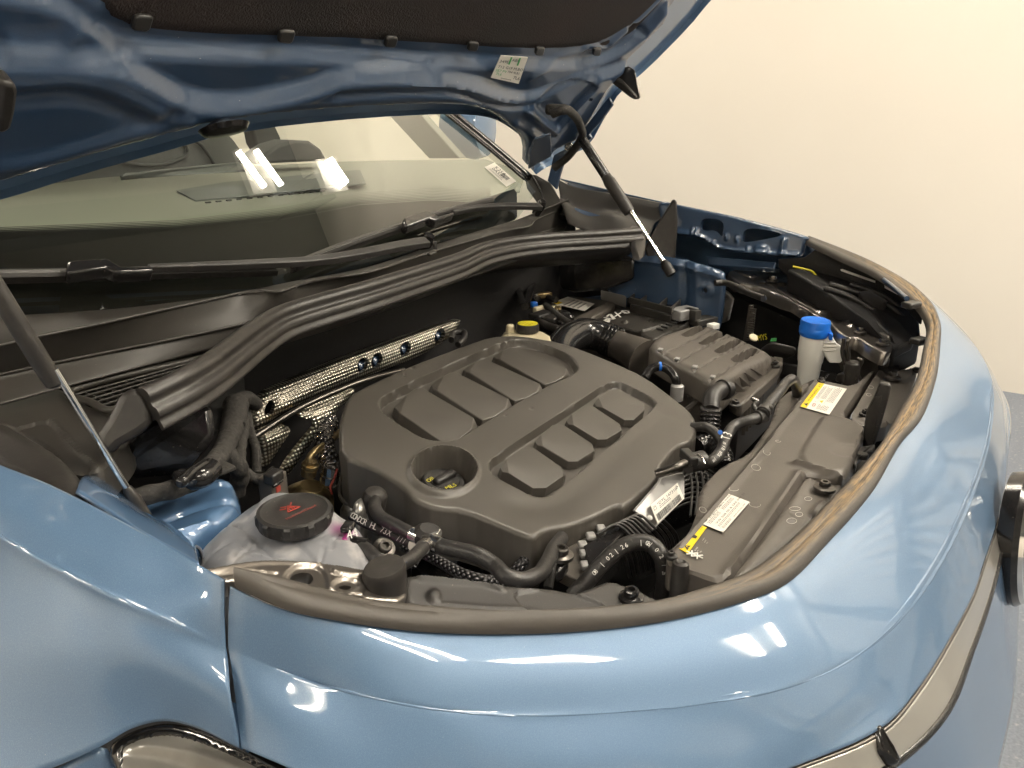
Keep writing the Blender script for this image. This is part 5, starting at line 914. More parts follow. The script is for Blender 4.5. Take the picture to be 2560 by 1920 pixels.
slab('hold_down', [W(*p, BZ+.012) for p in R8([(650, 560), (680, 530), (1000, 378), (1062, 392), (1060, 412), (750, 590)])], (0, 0, -.014), 'grey_plastic', bt, .004)
for i in range(5): a = W(*R8([(1500+i*42, 655-i*20)])[0], BZ+.003); slab('slot', [a, a+Vector((.006, .001, 0)), a+Vector((.010, .016, 0)), a+Vector((.004, .015, 0))], (0, 0, .003), 'dark', bt, 0)
sticker('warning_label', [W(*p, BZ+.002) for p in R8([(470, 400), (625, 340), (872, 405), (780, 472)])], 'paper', bt, [('R', 'yellow', .02, .05, .28, .09), ('T', 'ink', .06, .13, .08, '! ! !'), ('L', 'grey_ink', .05, .22, .8, 4, .09), ('R', 'red_print', .6, .40, .03, .03)], asp=.66)
def chalk(L, wd=.0035):
    for a, b in zip(L[:-1], L[1:]):
        A, B = W(*a, BZ+.007), W(*b, BZ+.007); d = B-A; box('chalk_mark', (A+B)/2, (d.length+wd*.6, wd, .0006), 'white_paint', bt, e=(d.normalized(), Vector((0, 0, 1)).cross(d.normalized()), Vector((0, 0, 1))), bevel=0)
for L in ([(960, 555), (975, 575), (1005, 570), (1010, 552), (985, 545), (960, 555)], [(975, 560), (990, 565), (1000, 555)], [(960, 530), (1030, 545), (1045, 545), (1010, 500), (985, 520)], [(1020, 500), (1060, 540)], [(1060, 480), (1110, 525)], [(1060, 520), (1115, 485)], [(1120, 470), (1150, 490), (1130, 480)], [(1150, 465), (1180, 470), (1190, 485), (1165, 490), (1150, 480)], [(1130, 465), (1145, 480)]):
    chalk(R8(L))
slab('metal_bracket', [W(*p, z) for p, z in zip(R8([(940, 365), (940, 285), (950, 282), (1150, 328), (1165, 345), (1160, 440)]), (.90, .925, .926, .926, .922, .89))], (.002, .004, 0), 'silver_plastic', bt, .001)
fz = thing('fuse_box', 'black open-topped frame with cross bars and grey plug behind the battery cover', 'fuse box', W(1640, 760, .90))
fq = [W(*p, .915) for p in R8([(1200, 352), (1290, 275), (1665, 368), (1578, 448)])]
slab('tray', [p-Vector((0, 0, .014)) for p in fq], (0, 0, -.02), 'cowl_plastic', fz, .002)
fl_ = lambda u, v: fq[0]*(1-u)*(1-v)+fq[3]*u*(1-v)+fq[2]*u*v+fq[1]*(1-u)*v
for a, b in (((0, 0), (1, 0)), ((0, 1), (1, 1)), ((0, 0), (0, 1)), ((1, 0), (1, 1)), ((.27, 0), (.27, 1)), ((.72, 0), (.72, 1))):
    A, B = fl_(*a), fl_(*b); d = B-A; box('bar', (A+B)/2-Vector((0, 0, .004)), (d.length+.004, .004, .014), 'cowl_plastic', fz, e=(d.normalized(), Vector((0, 0, 1)).cross(d.normalized()), Vector((0, 0, 1))), bevel=.001)
g_ = W(*R8([(1690, 490)])[0], .90); box('grey_plug', g_, (.055, .035, .022), 'silver_plastic', fz, -.4, .002); box('plug_socket', W(*R8([(1770, 500)])[0], .90), (.018, .034, .022), 'cowl_plastic', fz, -.4, .001)
box('connector', W(*R8([(1545, 455)])[0], .895), (.03, .02, .018), 'gloss_black', fz, -.4, .002); box('connector', W(*R8([(1240, 385)])[0], .90), (.03, .02, .018), 'gloss_black', fz, -.4, .002)
tube('base_edge', [W(*p, .885) for p in R8([(1380, 270), (1700, 390), (1950, 490), (2020, 540)])], .006, 'cowl_plastic', fz)
slab('base_plate', [W(*p, .872) for p in R8([(1380, 280), (1700, 395), (2010, 520), (2010, 600), (1700, 560), (1300, 440)])], (0, 0, -.01), 'cowl_plastic', fz, .002)
box('small_plug', W(*R8([(1965, 610)])[0], .89), (.022, .016, .012), 'white_plastic', fz, -.4, .002); box('small_block', W(*R8([(1870, 560)])[0], .885), (.06, .03, .014), 'cowl_plastic', fz, -.4, .002)
# terminal clutter left of the battery
tm = thing('battery_terminal', 'tangle of battery clamp, cables and pale plugs beside the reservoir cap', 'battery terminal', W(1370, 780, .90))
tube('lifting_eye', [W(*p, .93) for p in R8([(225, 430), (190, 330), (170, 250), (215, 215), (285, 220), (270, 300), (245, 420)])], rad(W(1320, 740, .93), 9), 'gloss_black', tm)
tube('cable', [W(*p, .91) for p in R8([(420, 420), (520, 500), (600, 560), (690, 600)])], .007, 'cloth_tape', tm); tube('cable', [W(*p, .90) for p in R8([(330, 540), (420, 600), (560, 650), (640, 720)])], .008, 'black_plastic', tm)
tube('cable', [W(*p, .90) for p in R8([(300, 380), (400, 340), (520, 370)])], .007, 'black_plastic', tm)
for x, y, sx, sy, m_ in ((370, 450, .035, .012, 'cream_plastic'), (500, 450, .03, .012, 'cream_plastic'), (410, 280, .03, .012, 'brass'), (400, 325, .04, .014, 'brass'), (320, 330, .02, .02, 'alloy'), (380, 510, .05, .03, 'black_plastic'), (560, 500, .03, .03, 'gloss_black'), (480, 545, .04, .03, 'black_plastic'), (600, 590, .03, .02, 'gloss_black'), (580, 640, .025, .015, 'silver_plastic'), (620, 620, .012, .01, 'white_plastic'), (310, 410, .014, .014, 'blue_plastic')):
    box('terminal_block', W(*R8([(x, y)])[0], .905), (sx, sy, .012), m_, tm, random.uniform(-.6, .6), .002)
for x, y in ((520, 440), (545, 440)): tube('terminal_ring', [W(*R8([(x+9*math.cos(a), y+11*math.sin(a))])[0], .915) for a in [i*math.pi/4 for i in range(9)]], .0022, 'brass', tm, k=6)
lathe('terminal_nut', W(*R8([(620, 545)])[0], .90), (0, 0, 1), [(.014, -.01), (.014, .006), (.01, .01), (.004, .01)], 'gloss_black', tm, 20)
# ================================================================== BRAKE FLUID RESERVOIR
br = thing('brake_fluid_reservoir', 'cream brake fluid reservoir with black cap topped in yellow print', 'fluid reservoir', W(1325, 840, .90))
slab('tank', [W(*p, .905) for p in R8([(40, 700), (60, 640), (130, 620), (200, 650), (330, 645), (400, 650), (485, 700), (495, 780), (50, 780)])], (.0, .03, -.04), 'cream_plastic', br, .008)
bcc = W(1319, 818, .915); rb = rad(bcc, 29)
lathe('tank_knob', W(1276, 822, .91), (0, 0, 1), [(.008, -.03), (.009, -.002), (.008, .006), (.006, .008)], 'cream_plastic', br, 18)
bcap = lathe('cap', bcc, (0, 0, 1), [(rb*.98, -rb*.35), (rb, -rb*.3), (rb, rb*.2), (rb*.96, rb*.32), (rb*.9, rb*.33)], 'black_plastic', br, 60, 30, lambda a, h: 1-.02*((a*22/(2*math.pi)) % 1 < .4))
lathe('cap_print', bcc+Vector((0, 0, rb*.325)), (0, 0, 1), [(rb*.86, 0), (rb*.86, .0008), (rb*.8, .001)], 'yellow_print', bcap, 40)
for i in range(9):
    a = i*.7; print_on(bcap, 'ink', 'DOT 4', bcc+Vector((rb*(-.72+.02*i), rb*(.62-.16*i), rb*.36)), bcc+Vector((rb*.7, rb*(.62-.16*i), rb*.36)), rb*.22, (0, 0, 1)) if i in (1, 3, 5, 7) else None
tag(slab('bracket_plug', [WY(*p, .42) for p in R8([(-250, 0), (-170, -30), (-60, -40), (-50, -10), (-200, 40)])], (.01, .01, -.01), 'paint_shaded', None, .002), 'small blue bracket tab above the right end of the heat shield strip', 'bracket')
hose('dark looped pipe at the right end of the heat shield strip', [(1128, 850, .92), (1135, 832, .925), (1158, 830, .925), (1160, 845, .92), (1145, 862, .915)], 8, 'hose_rubber', 'metal_pipe')
# ================================================================== WASHER FILLER NECK
wx = .46; wtop = WX(2040, 800, wx); wb = WX(2012, 965, wx); ax = Vector((0, 0, 1)); r1 = rad(wtop, 34)
wn = thing('washer_filler', 'white washer filler neck with bright blue cap beyond the air filter box', 'washer filler', wb)
H = wtop.z-wb.z; prf = [(r1*.86, H-.012), (r1*.95, H-.030), (r1*.97, H-.055), (r1*.90, H-.075), (r1*.84, H-.080), (r1*.80, H-.10), (r1*.70, H-.118)]
h_ = H-.118
while h_ > -.09: prf += [(r1*.66, h_-.002), (r1*.72, h_-.005), (r1*.66, h_-.008)]; h_ -= .009
tt_ = (wtop-wb).normalized(); tt_ = Vector((tt_.x*.3, tt_.y*.3, tt_.z)).normalized()
lathe('neck', wtop-tt_*H, tt_, prf[::-1], 'white_plastic', wn, 36, 45)
bcp = lathe('cap', wtop+tt_*-.010, tt_, [(r1*1.05, -.018), (r1*1.12, -.014), (r1*1.14, -.004), (r1*1.10, -.002), (r1*1.12, .006), (r1*1.06, .010), (r1*1.0, .0105), (r1*.8, .0095), (r1*.4, .0095)], 'blue_plastic', wn, 48, 30, lambda a, h: 1+.05*math.cos(2*a+.6))
box('cap_tab', wtop+Vector((-.006, -r1*1.15, -.022)), (.03, .006, .012), 'blue_plastic', wn, .3, .002)
slab('bracket', [WX(*p, wx-.01) for p in R9([(1262, 1030), (1360, 1010), (1400, 1075), (1440, 1095), (1455, 1110), (1440, 1210), (1425, 1228), (1340, 1225), (1290, 1140), (1250, 1135)])], (.012, .006, 0), 'white_plastic', wn, .002)
for q in (1045, 1075, 1105): tube('rib', [WX(*p, wx-.012) for p in R9([(1210, q), (1300, q+20), (1390, q+18)])], .0016, 'white_plastic', wn, k=6)
# ================================================================== RADIATOR COVER PANEL
RP = Plane(W(1900, 1200, .915), (.05, -.03, 1), (1, 0, 0))
rc = thing('radiator_cover', 'long grey plastic radiator cover with warning stickers and grooves along the nose', 'panel', W(1900, 1200, .91))
RO = R10([(1108, 232), (1120, 195), (1160, 185), (1290, 186), (1350, 190), (1590, 243), (1790, 70), (1800, 80), (1640, 290), (1480, 530), (1700, 620), (1700, 700), (1640, 800), (1590, 980), (1540, 1060), (1480, 1110), (1160, 1050), (1130, 1080), (930, 1400), (720, 1659), (560, 1900), (400, 2030), (300, 2020), (60, 1930), (-90, 1880), (-125, 1830), (-110, 1760), (40, 1600), (110, 1500), (165, 1350), (175, 1200), (240, 1080), (400, 930), (640, 830), (790, 620), (850, 520), (900, 350), (1000, 260), (1060, 240)])
relief('panel', RP, RO, 'grey_plastic', rc, .003, edge=(.003, .004), skirt=.025, rnd=1, down=(0, 0, -1), feats=[
    ('l', R10([(1240, 200), (1000, 520), (640, 980), (350, 1320), (0, 1740)]), .004, .004), ('p', R10([(1150, 180), (1230, 200), (980, 530), (620, 980), (330, 1320), (-60, 1760), (-300, 1500), (100, 1000), (900, 200)]), -.004, .006),
    ('p', R10([(1060, 950), (1500, 1085), (1600, 900), (1720, 690), (1700, 600), (1340, 500), (1250, 640)]), .004, .008), ('l', R10([(1070, 965), (1500, 1105)]), .008, .005),
    ('l', R10([(1110, 1050), (720, 1640), (450, 2000)]), .006, .006), ('l', R10([(1150, 1080), (760, 1659), (500, 2030)]), -.008, .006), ('c', R10(ell(1520, 860, 140, 55, rot=.05)), -.0008, .003)])
# lower plates with the bolts: near and far
RL = Plane(W(2050, 1230, .905), (.05, -.03, 1), (1, 0, 0))
lp1 = relief('bolt_plate', RL, R10([(1180, 1070), (1300, 1075), (1500, 1110), (1460, 1230), (1390, 1290), (1200, 1480), (980, 1700), (700, 1960), (480, 2080), (400, 2060), (800, 1600), (1000, 1300)]), 'grey_plastic', rc, .003, edge=(.002, .004), skirt=.015, rnd=1,
       feats=[('l', R10([(1180, 1120), (860, 1600), (560, 2000)]), .004, .008), ('c', R10(ell(1182, 1278, 36, 20)), .001, .002), ('c', R10(ell(1098, 1422, 36, 22)), .001, .002), ('c', R10(ell(1030, 1482, 48, 28, rot=.2)), .0015, .002), ('p', R10([(1190, 1420), (1280, 1310), (1380, 1300), (1330, 1380), (1220, 1460)]), .003, .004)])
lp2 = relief('bolt_plate', RL, R10([(1560, 560), (1640, 420), (1740, 250), (1850, 80), (1960, 80), (2090, 110), (2160, 50), (2200, 60), (2160, 200), (2080, 400), (1990, 560), (1880, 620), (1700, 600)]), 'grey_plastic', rc, .003, edge=(.002, .004), skirt=.02, rnd=1,
       feats=[('l', R10([(1820, 110), (1650, 380), (1550, 540)]), .006, .008), ('l', R10([(1700, 560), (1900, 590)]), .005, .006), ('p', R10([(1960, 130), (2140, 60), (2150, 160), (2060, 220), (1980, 200)]), .004, .006)])
for (x, y), k in zip(R10([(1332, 1180), (1960, 160)]), (22, 17)): p = RL.at(x, y, .006); screw('bolt', p, rad(p, k)*.6, 'dark_steel', rc, hexa=True, washer=2.0)
p = RL.at(*R10([(1712, 500)])[0], .004); screw('bolt', p, rad(p, 9), 'gloss_black', rc, hexa=True)
p = RP.at(*R6([(1985, 915)])[0], .004); screw('screw', p, rad(p, 9), 'black_plastic', rc)
p = RP.at(*R10([(1300, 190)])[0], .002); screw('screw', p, rad(p, 6), 'black_plastic', rc)
for q, k in ((R10([(1680, 890)])[0], 14), (R10([(2190, 100)])[0], 13)): p = RL.at(*q, .002); lathe('clip_button', p, (0, 0, 1), [(rad(p, k), -.002), (rad(p, k), .003), (rad(p, k)*.8, .0045), (rad(p, k)*.3, .005)], 'rubber', rc, 24)
lathe('rubber_post', RP.at(*R6([(2040, 1180)])[0], -.02), (.05, 0, 1), [(.0075, -.02), (.0075, .022), (.0068, .026), (.004, .0275), (.002, .0265)], 'rubber', rc, 28)
sticker('caution_sticker', [RP.at(*p, .0015) for p in R10([(1275, 212), (1537, 268), (1375, 505), (1108, 432)])][3:]+[RP.at(*p, .0015) for p in R10([(1275, 212), (1537, 268), (1375, 505)])], 'paper', rc,
        [('R', 'yellow', 0, 0, 1, .21), ('T', 'ink', .22, .15, .11, 'WARNING  ATTENTION'), ('G', 'ink', [(.06, .17), (.11, .04), (.16, .17)]), ('T', 'yellow', .095, .16, .08, '!'), ('L', 'grey_ink', .38, .26, .55, 3, .04), ('R', 'grey_ink', .26, .40, .7, .006), ('L', 'grey_ink', .42, .43, .5, 4, .04), ('G', 'yellow', [(.28, .55), (.335, .43), (.39, .55)]), ('R', 'grey_ink', .26, .62, .7, .006), ('L', 'grey_ink', .36, .66, .6, 5, .045), ('L', 'grey_ink', .05, .5, .18, 8, .045),
         ('T', 'red_print', .08, .42, .16, 'Ø'), ('T', 'ink', .27, .36, .1, 'i')], asp=.98)
sticker('oil_sticker', [RP.at(*p, .0015) for p in R10([(178, 1502), (440, 1234), (640, 1312), (398, 1592)])], 'paper', rc,
        [('T', 'ink', .19, .16, .105, 'Engine Oil'), ('T', 'ink', .55, .14, .085, 'Huile moteur'), ('L', 'grey_ink', .06, .20, .38, 3, .045), ('L', 'grey_ink', .52, .20, .4, 3, .045), ('T', 'ink', .12, .47, .10, 'VW 508 00 & SAE 0W 20'), ('L', 'grey_ink', .08, .52, .8, 2, .045), ('R', 'grey_ink', .05, .63, .9, .005), ('L', 'grey_ink', .08, .66, .3, 2, .04), ('T', 'ink', .45, .73, .06, '5NA 010 022 DBT'), ('G', 'ink', [(.05, .12), (.09, .07), (.15, .09), (.13, .14), (.07, .15)]), ('R', 'ink', .88, .04, .07, .008), ('R', 'ink', .88, .04, .006, .06), ('R', 'ink', .945, .04, .006, .06)], asp=.78)
sticker('refrigerant_sticker', [RP.at(*p, .0015) for p in R10([(-10, 1740), (168, 1518), (245, 1548), (72, 1785)])], 'yellow', rc,
        [('G', 'ink', [(.05, .32), (.14, .10), (.23, .32)]), ('T', 'yellow', .12, .30, .16, '!'), ('G', 'ink', [(.50, .32), (.48, .18), (.55, .06), (.60, .16), (.59, .32)]), ('R', 'ink', .84, .08, .10, .012), ('R', 'ink', .84, .24, .10, .012), ('R', 'ink', .84, .08, .012, .17), ('R', 'ink', .93, .08, .012, .17)], asp=.40)
A0, A1 = RP.at(*R10([(85, 1800)])[0], .002), RP.at(*R10([(262, 1560)])[0], .002); ee = (A1-A0); dd_ = RP.at(*R10([(160, 1830)])[0], .002)-A0
_dl = dd_.length
for tx, u, v, sz in (('R-1234yf', .18, .34, .26), ('600 g', .18, .58, .17), ('oder 0,600 kg', .56, .30, .13), ('PAG', .18, .98, .26), ('5NA 820 008', .52, .62, .13), ('VW 501', .52, .94, .13)):
    print_on(rc, 'white_paint', tx, A0+ee*u+dd_*v, A1+ee*u+dd_*v, sz*_dl, RP.n)
for u, v in ((.08, .12), (.08, .80)):
    c_ = A0+ee*u+dd_*v
    for k in range(3): a = k*math.pi/3+.3; d = (RP.e1*math.cos(a)+RP.e2*math.sin(a)); box('snowflake_stroke', c_, (.011, .0013, .0005), 'white_paint', rc, e=(d, RP.n.cross(d), RP.n), bevel=0)
# black upright striker bar and its foot
lb = thing('bonnet_latch_cover', 'upright dark plastic blade standing between the radiator cover and the seal', 'latch cover', RL.at(*R10([(1780, 760)])[0]))
def PX(p, h): return RL.at(*p, h)
_p0 = RL.at(*R10([(1745, 760)])[0], 0); _hn = Vector((CAM.x-_p0.x, CAM.y-_p0.y, 0)).normalized(); _bp = Plane(_p0, _hn, (_hn.y, -_hn.x, 0))
slab('blade', [_bp.at(*p) for p in R10([(1690, 700), (1702, 560), (1718, 470), (1790, 340), (1842, 215), (1930, 225), (1946, 255), (1925, 350), (1842, 640), (1800, 780), (1715, 810)])], -_hn*.012, 'black_plastic', lb, .0025)
slab('blade_rib', [_bp.at(*p, .002) for p in R10([(1795, 345), (1865, 330), (1800, 640), (1775, 780), (1720, 790), (1700, 690), (1720, 480)])], -_hn*.004, 'rubber', lb, .001)
slab('foot', [RL.at(*p, .006) for p in R10([(1600, 930), (1655, 800), (1700, 790), (1800, 770), (1790, 830), (1700, 850), (1650, 880), (1620, 980)])], (0, 0, -.012), 'black_plastic', lb, .002)
# chips of dried wax pen rings on the panel: thin white scribbles
for x, y, a, b in ((905, 748, 24, 9), (800, 850, 30, 26), (700, 990, 40, 28), (495, 1190, 42, 16), (690, 1330, 52, 26), (210, 1380, 30, 26), (1760, 250, 24, 14), (1740, 320, 22, 12), (1100, 370, 14, 14)):
    ring = [RP.at(*R10([(x+a*math.cos(t)+b*.4*math.sin(t), y+b*math.sin(t))])[0], .0042) for t in [i*math.pi/8 for i in range(random.choice([11, 14, 17]))]]; tube('chalk_ring', ring, .00018, 'paper', rc, n=30, k=4)
for x, y, a, b in ((1182, 1278, 34, 18), (1098, 1422, 34, 20), (1030, 1482, 46, 26), (1060, 1370, 50, 18)):
    ring = [RL.at(*R10([(x+a*math.cos(t), y+b*math.sin(t))])[0], .0042) for t in [i*math.pi/8 for i in range(17)]]; tube('chalk_ring', ring, .00018, 'paper', rc, n=40, k=4)
# ================================================================== HOSES on the right
h5_, P5_, q5_ = hose('black coolant hose chalked T3 curving from the cover tip to the junction', [(1752, 1158, .895), (1775, 1155, .90), (1800, 1132, .905), (1815, 1095, .91), (1840, 1062, .915), (1876, 1050, .92), (1905, 1040, .92)], 14)
clamp('hose_clamp', P5_[0]*.5+P5_[1]*.5, P5_[1]-P5_[0], q5_*1.05, 'black_plastic', h5_, .009); hose_print(P5_, q5_, h5_, 'white_paint', 'T3', .38, .52, .016); hose_print(P5_, q5_, h5_, 'white_paint', '#1 5Q0 121 07', .12, .36, .0055)
lathe('pen_dot', P5_[3]+(CAM-P5_[3]).normalized()*q5_*.95+Vector((0, .008, .006)), (CAM-P5_[3]), [(.003, 0), (.003, .0006), (.001, .0008)], 'blue_plastic', h5_, 12)
h6, P6, q6 = hose('straight black hose from the T junction up to the foot of the washer neck', [(1906, 1035, .925), (1925, 1008, .93), (1948, 980, .935), (1968, 955, .935), (1980, 948, .935), (1990, 965, .92), (1992, 1000, .88)], 13)
jn = thing('hose_junction', 'black plastic T junction with collars between two coolant hoses', 'hose fitting', P5_[-1])
lathe('collar', P5_[-1], P5_[-1]-P5_[-2], [(q5_*1.0, -.012), (q5_*1.35, -.011), (q5_*1.35, .004), (q5_*1.0, .006)], 'black_plastic', jn, 24); lathe('collar', P6[0]*.8+P6[1]*.2, P6[1]-P6[0], [(q6*1.0, -.005), (q6*1.3, -.004), (q6*1.3, .006), (q6, .008)], 'black_plastic', jn, 24)
tube('branch', [P5_[-1], W(1885, 1018, .93), W(1893, 1005, .93)], q5_*.5, 'black_plastic', jn); lathe('nipple', W(1894, 1003, .932), (-.5, .6, .4), [(.003, 0), (.003, .010), (.001, .011)], 'steel', jn, 12)
box('clip_ear', P6[0]+Vector((.012, -.006, .004)), (.012, .006, .012), 'black_plastic', jn, .5)
hose('black charge hose bending behind the engine cover tip', [(1730, 1068, .88), (1765, 1068, .885), (1790, 1085, .88), (1805, 1110, .87)], 12)
hose('ribbed black charge pipe under the T3 hose', [(1740, 1120, .85), (1770, 1110, .85), (1800, 1130, .85), (1812, 1170, .84)], 26, 'gloss_black', 'charge_pipe', rm=corr(.008, .05))
fc2 = thing('pipe_fitting', 'black clipped pipe fitting where the T3 hose meets the metal pipe', 'hose fitting', W(1735, 1155, .90))
tube('body', [W(1716, 1160, .90), W(1758, 1150, .90)], .012, 'black_plastic', fc2, n=4); box('clip', W(1722, 1143, .91), (.03, .012, .012), 'black_plastic', fc2, .8); tube('wire_clip', [W(1745, 1137, .915), W(1756, 1146, .915), (W(1762, 1160, .91))], .0016, 'steel', fc2)
# ================================================================== FAR HEADLIGHT BRACKET and dark depths beside it
fb = thing('headlight_bracket', 'glossy black pressed bracket on the far side with bare bolts and a rubber buffer', 'bracket', W(2010, 760, .98))
FP = Plane(WX(1840, 720, .60), (0, -.12, 1), (1, 0, 0))
relief('pressing', FP, R9([(530, 505), (600, 478), (750, 455), (880, 452), (1000, 480), (1160, 545), (1260, 620), (1260, 665), (1450, 780), (1640, 880), (1780, 970), (1835, 1010), (1838, 1080), (1830, 1130), (1780, 1150), (1650, 1085), (1560, 1020), (1500, 1030), (1440, 1000), (1390, 960), (1340, 900), (1260, 870), (1130, 780), (900, 680), (760, 625), (610, 590), (560, 545)]), 'black_metal', fb, .0022, edge=(.003, .004), skirt=.02, rnd=1, smooth=60,
       feats=[('l', R9([(600, 500), (720, 550), (740, 540)]), 0.0036, 0.0035), ('l', R9([(620, 590), (850, 650), (1200, 830)]), 0.0030, 0.0035), ('l', R9([(745, 570), (880, 500), (1000, 510)]), 0.0030, 0.0035), ('p', R9([(740, 575), (880, 510), (990, 500), (1020, 540), (960, 570), (860, 590)]), -0.0030, 0.0035),
              ('l', R9([(850, 610), (1250, 820)]), -0.0030, 0.0030), ('p', R9([(1225, 690), (1270, 690), (1680, 910), (1650, 930), (1600, 910)]), -0.0048, 0.0035), ('c', R9(ell(1130, 640, 120, 55)), -0.0036, 0.0070), ('l', R9([(1260, 830), (1400, 830), (1470, 870), (1510, 940)]), 0.0060, 0.0070), ('c', R9(ell(1380, 870, 60, 35)), -0.0060, 0.0070), ('c', R9(ell(1580, 985, 45, 25)), 0.0018, 0.0035),
              ('p', R9([(1650, 985), (1720, 965), (1830, 1000), (1830, 1060), (1780, 1050)]), 0.0084, 0.0084)], holes=[R9(ell(965, 605, 38, 17)), R9(ell(805, 595, 32, 9))])
for x, y in ((1580, 980), (1755, 1070), (890, 572)): p = FP.at(*R9([(x, y)])[0], .004); screw('bolt', p, rad(p, 8), 'dark_steel', fb, hexa=True, washer=1.9)
p = FP.at(*R9([(1132, 650)])[0], .0); rbf = rad(p, 27); lathe('rubber_buffer', p, (0, 0, 1), [(rbf, -.006), (rbf*1.02, .020), (rbf*.97, .026), (rbf*.9, .027), (rbf*.3, .026)], 'rubber', fb, 36, 50)
slab('bracket_foot', [WX(*p, .47) for p in R9([(1508, 1025), (1560, 1020), (1650, 1080), (1780, 1140), (1840, 1130), (1820, 1250), (1700, 1220), (1660, 1140), (1530, 1110)])], (.01, .02, -.05), 'black_metal', fb, .006)
tag(tube('wiring_loom', [W(*p, .975) for p in R9([(435, 592), (500, 590), (600, 620), (700, 670), (820, 715)])], rad(W(1850, 720, .97), 8), 'rubber'), 'smooth dark loom running from the far blue panel below the bracket', 'wiring')
hx = thing('headlight_housing', 'dark shell of the far headlight under the glossy bracket', 'headlight', WX(2150, 780, .66))
slab('shell', [WX(*p, x) for p, x in zip(R9([(1000, 480), (1200, 470), (1500, 560), (1900, 740), (2050, 900), (2060, 1000), (1840, 1120), (1640, 880), (1280, 640)]), (.66, .70, .70, .66, .6, .52, .46, .5, .58))], (.02, 0, -.06), 'dark', hx, .006)
slab('shell_top', [WX(*p, x) for p, x in zip(R9([(1540, 700), (1700, 770), (1900, 900), (2010, 1010), (2010, 1040), (1850, 1120), (1840, 1010), (1700, 900)]), (.6, .6, .56, .5, .49, .47, .48, .53))], (0, 0, -.02), 'black_plastic', hx, .006)
for q, x in (([(1300, 630), (1500, 700), (1700, 820), (1850, 950)], .6), ([(1340, 600), (1600, 680), (1850, 800), (1990, 960)], .62), ([(1500, 600), (1760, 690), (1960, 840)], .66)): tube('shell_rib', [WX(*p, x-.02) for p in R9(q)], .005, 'black_plastic', hx)
slab('housing_block', [WX(*p, .58) for p in R9([(1560, 650), (1660, 640), (1800, 720), (1760, 770), (1620, 720)])], (.01, 0, -.02), 'black_plastic', hx, .003)
tube('yellow_wire', [WX(*p, .66) for p in R9([(1050, 462), (1130, 480), (1200, 500), (1240, 545)])], .0022, 'green_print', hx, k=6).data.materials[0] = MATS['yellow_print']
slab('wing_liner', [WX(*p, .685) for p in R9([(930, 400), (1140, 385), (1220, 330), (1500, 420), (1760, 540), (2000, 720), (2080, 860), (1900, 760), (1400, 540), (1000, 470)])], (.01, 0, -.02), 'dark', hx, .002)
slab('painted_gap_light', [WX(*p, .672) for p in R9([(1425, 485), (1440, 482), (1700, 575), (1700, 592), (1430, 498)])], (.001, 0, 0), 'white_plastic', hx, 0); slab('painted_gap_light', [WX(*p, .665) for p in R9([(1772, 610), (1890, 680), (1890, 692), (1775, 632)])], (.001, 0, 0), 'white_plastic', hx, 0)  # thin white slabs painted in for light showing through gaps
tube('seal_carrier', [W(*p, 1.015) for p in R9([(1210, 330), (1420, 400), (1640, 490), (1760, 560), (1950, 715)])], .004, 'paint_shaded', hx)
for x, y in ((1480, 425), (1985, 765), (2055, 1050)): box('seal_clip', W(*R9([(x, y)])[0], 1.0 if y < 900 else .955), (.03, .02, .01), 'black_plastic', hx, -.5, .003)
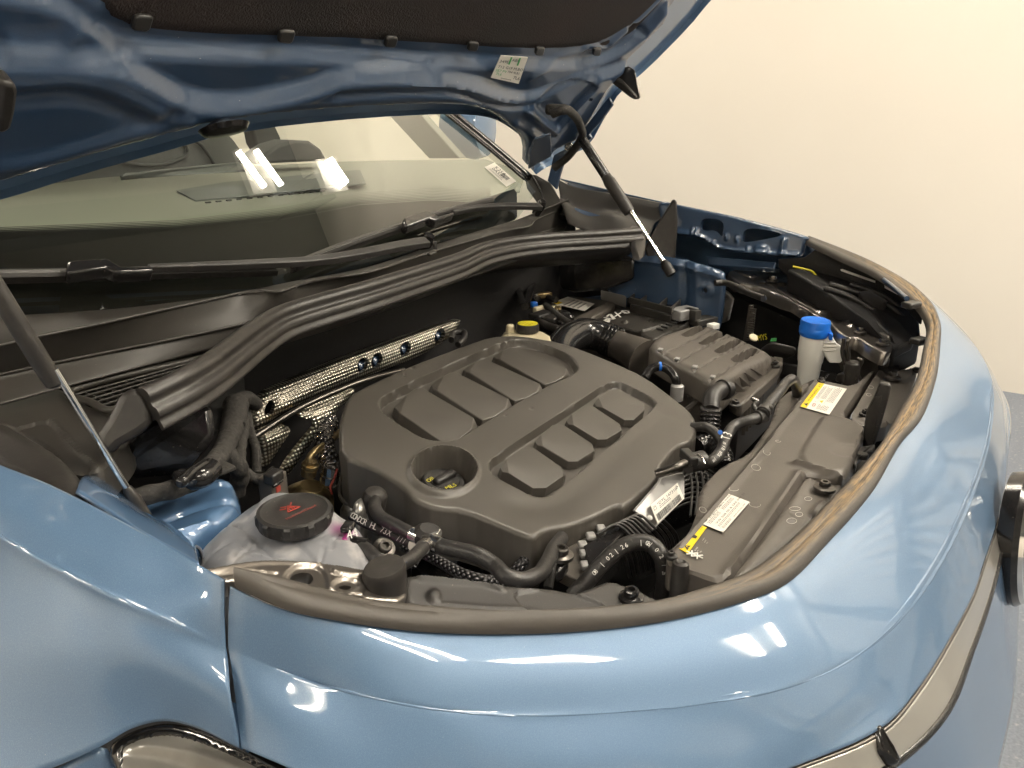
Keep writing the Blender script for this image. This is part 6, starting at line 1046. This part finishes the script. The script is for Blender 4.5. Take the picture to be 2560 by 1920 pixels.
# dark column, tools and harness between filter box and bracket
mx_ = thing('bay_strut', 'dark frame rails and vertical toothed strip deep beside the washer neck', 'frame', WX(1880, 850, .55))
slab('toothed_strip', [WX(*p, .55) for p in R9([(700, 770), (735, 770), (700, 1050), (655, 1050)])], (.008, 0, 0), 'dark_steel', mx_, .001)
for i in range(14): t = i/13; box('tooth', WX(*R9([(735-t*28, 800+t*240)])[0], .545), (.006, .012, .003), 'dark_steel', mx_, bevel=0)
slab('rail', [WX(*p, .76) for p in R9([(480, 480), (600, 600), (900, 700), (1230, 850), (1230, 900), (830, 730), (540, 620), (470, 640)])], (.01, 0, -.02), 'dark', mx_, .003)
slab('rail', [WX(*p, .5) for p in R9([(850, 1060), (900, 1050), (1090, 1090), (1090, 1160), (860, 1120)])], (.02, .02, -.02), 'black_plastic', mx_, .006)
slab('rail', [WX(*p, .5) for p in R9([(940, 1200), (1420, 1300), (1420, 1390), (900, 1330)])], (.02, .02, -.02), 'dark', mx_, .006)
slab('cast_bracket', [WX(*p, .7) for p in R9([(480, 640), (560, 660), (600, 720), (560, 900), (480, 930)])], (.02, .02, 0), 'alloy', mx_, .01)
tag(slab('wiring_tag', [WX(*p, .5) for p in R9([(880, 1030), (920, 1028), (918, 1052), (868, 1055)])], (.001, 0, 0), 'green_print', None, 0), 'bright green tag on the wiring left of the washer neck', 'tag').data.materials[0] = MATS['green_print']
mk_ = thing('marked_lamp', 'pale bulb holder with yellow scribble on dark plastic left of the washer neck', 'connector', WX(1880, 844, .52))
lathe('bulb', WX(1883, 845, .52), (-.3, -.4, .8), [(.002, -.003), (.009, 0), (.009, .003), (.003, .006)], 'cream_plastic', mk_, 16); print_on(mk_, 'yellow_print', 'MYS', WX(*R9([(775, 1050)])[0], .51), WX(*R9([(865, 1035)])[0], .49), .016)
bs = thing('bonnet_stop', 'small black rubber stop in a metal bracket right of the washer neck', 'rubber stop', WX(2130, 930, .40))
lathe('rubber_stop', WX(2130, 925, .40), (0, 0, 1), [(.013, -.05), (.013, .0), (.012, .012), (.009, .015), (.003, .014)], 'rubber', bs, 24)
for L in ([(1450, 1030), (1440, 1150), (1475, 1300), (1430, 1360)], [(1560, 1190), (1590, 1200), (1560, 1300), (1580, 1350)], [(1480, 1050), (1490, 1200), (1460, 1260)]): tube('bracket_edge', [WX(*p, .40) for p in R9(L)], .003, 'dark_steel', bs, k=8)
slab('bracket', [WX(*p, .39) for p in R9([(1440, 1320), (1490, 1300), (1540, 1310), (1560, 1345), (1520, 1400), (1420, 1380)])], (.01, .01, -.002), 'dark_steel', bs, .002)
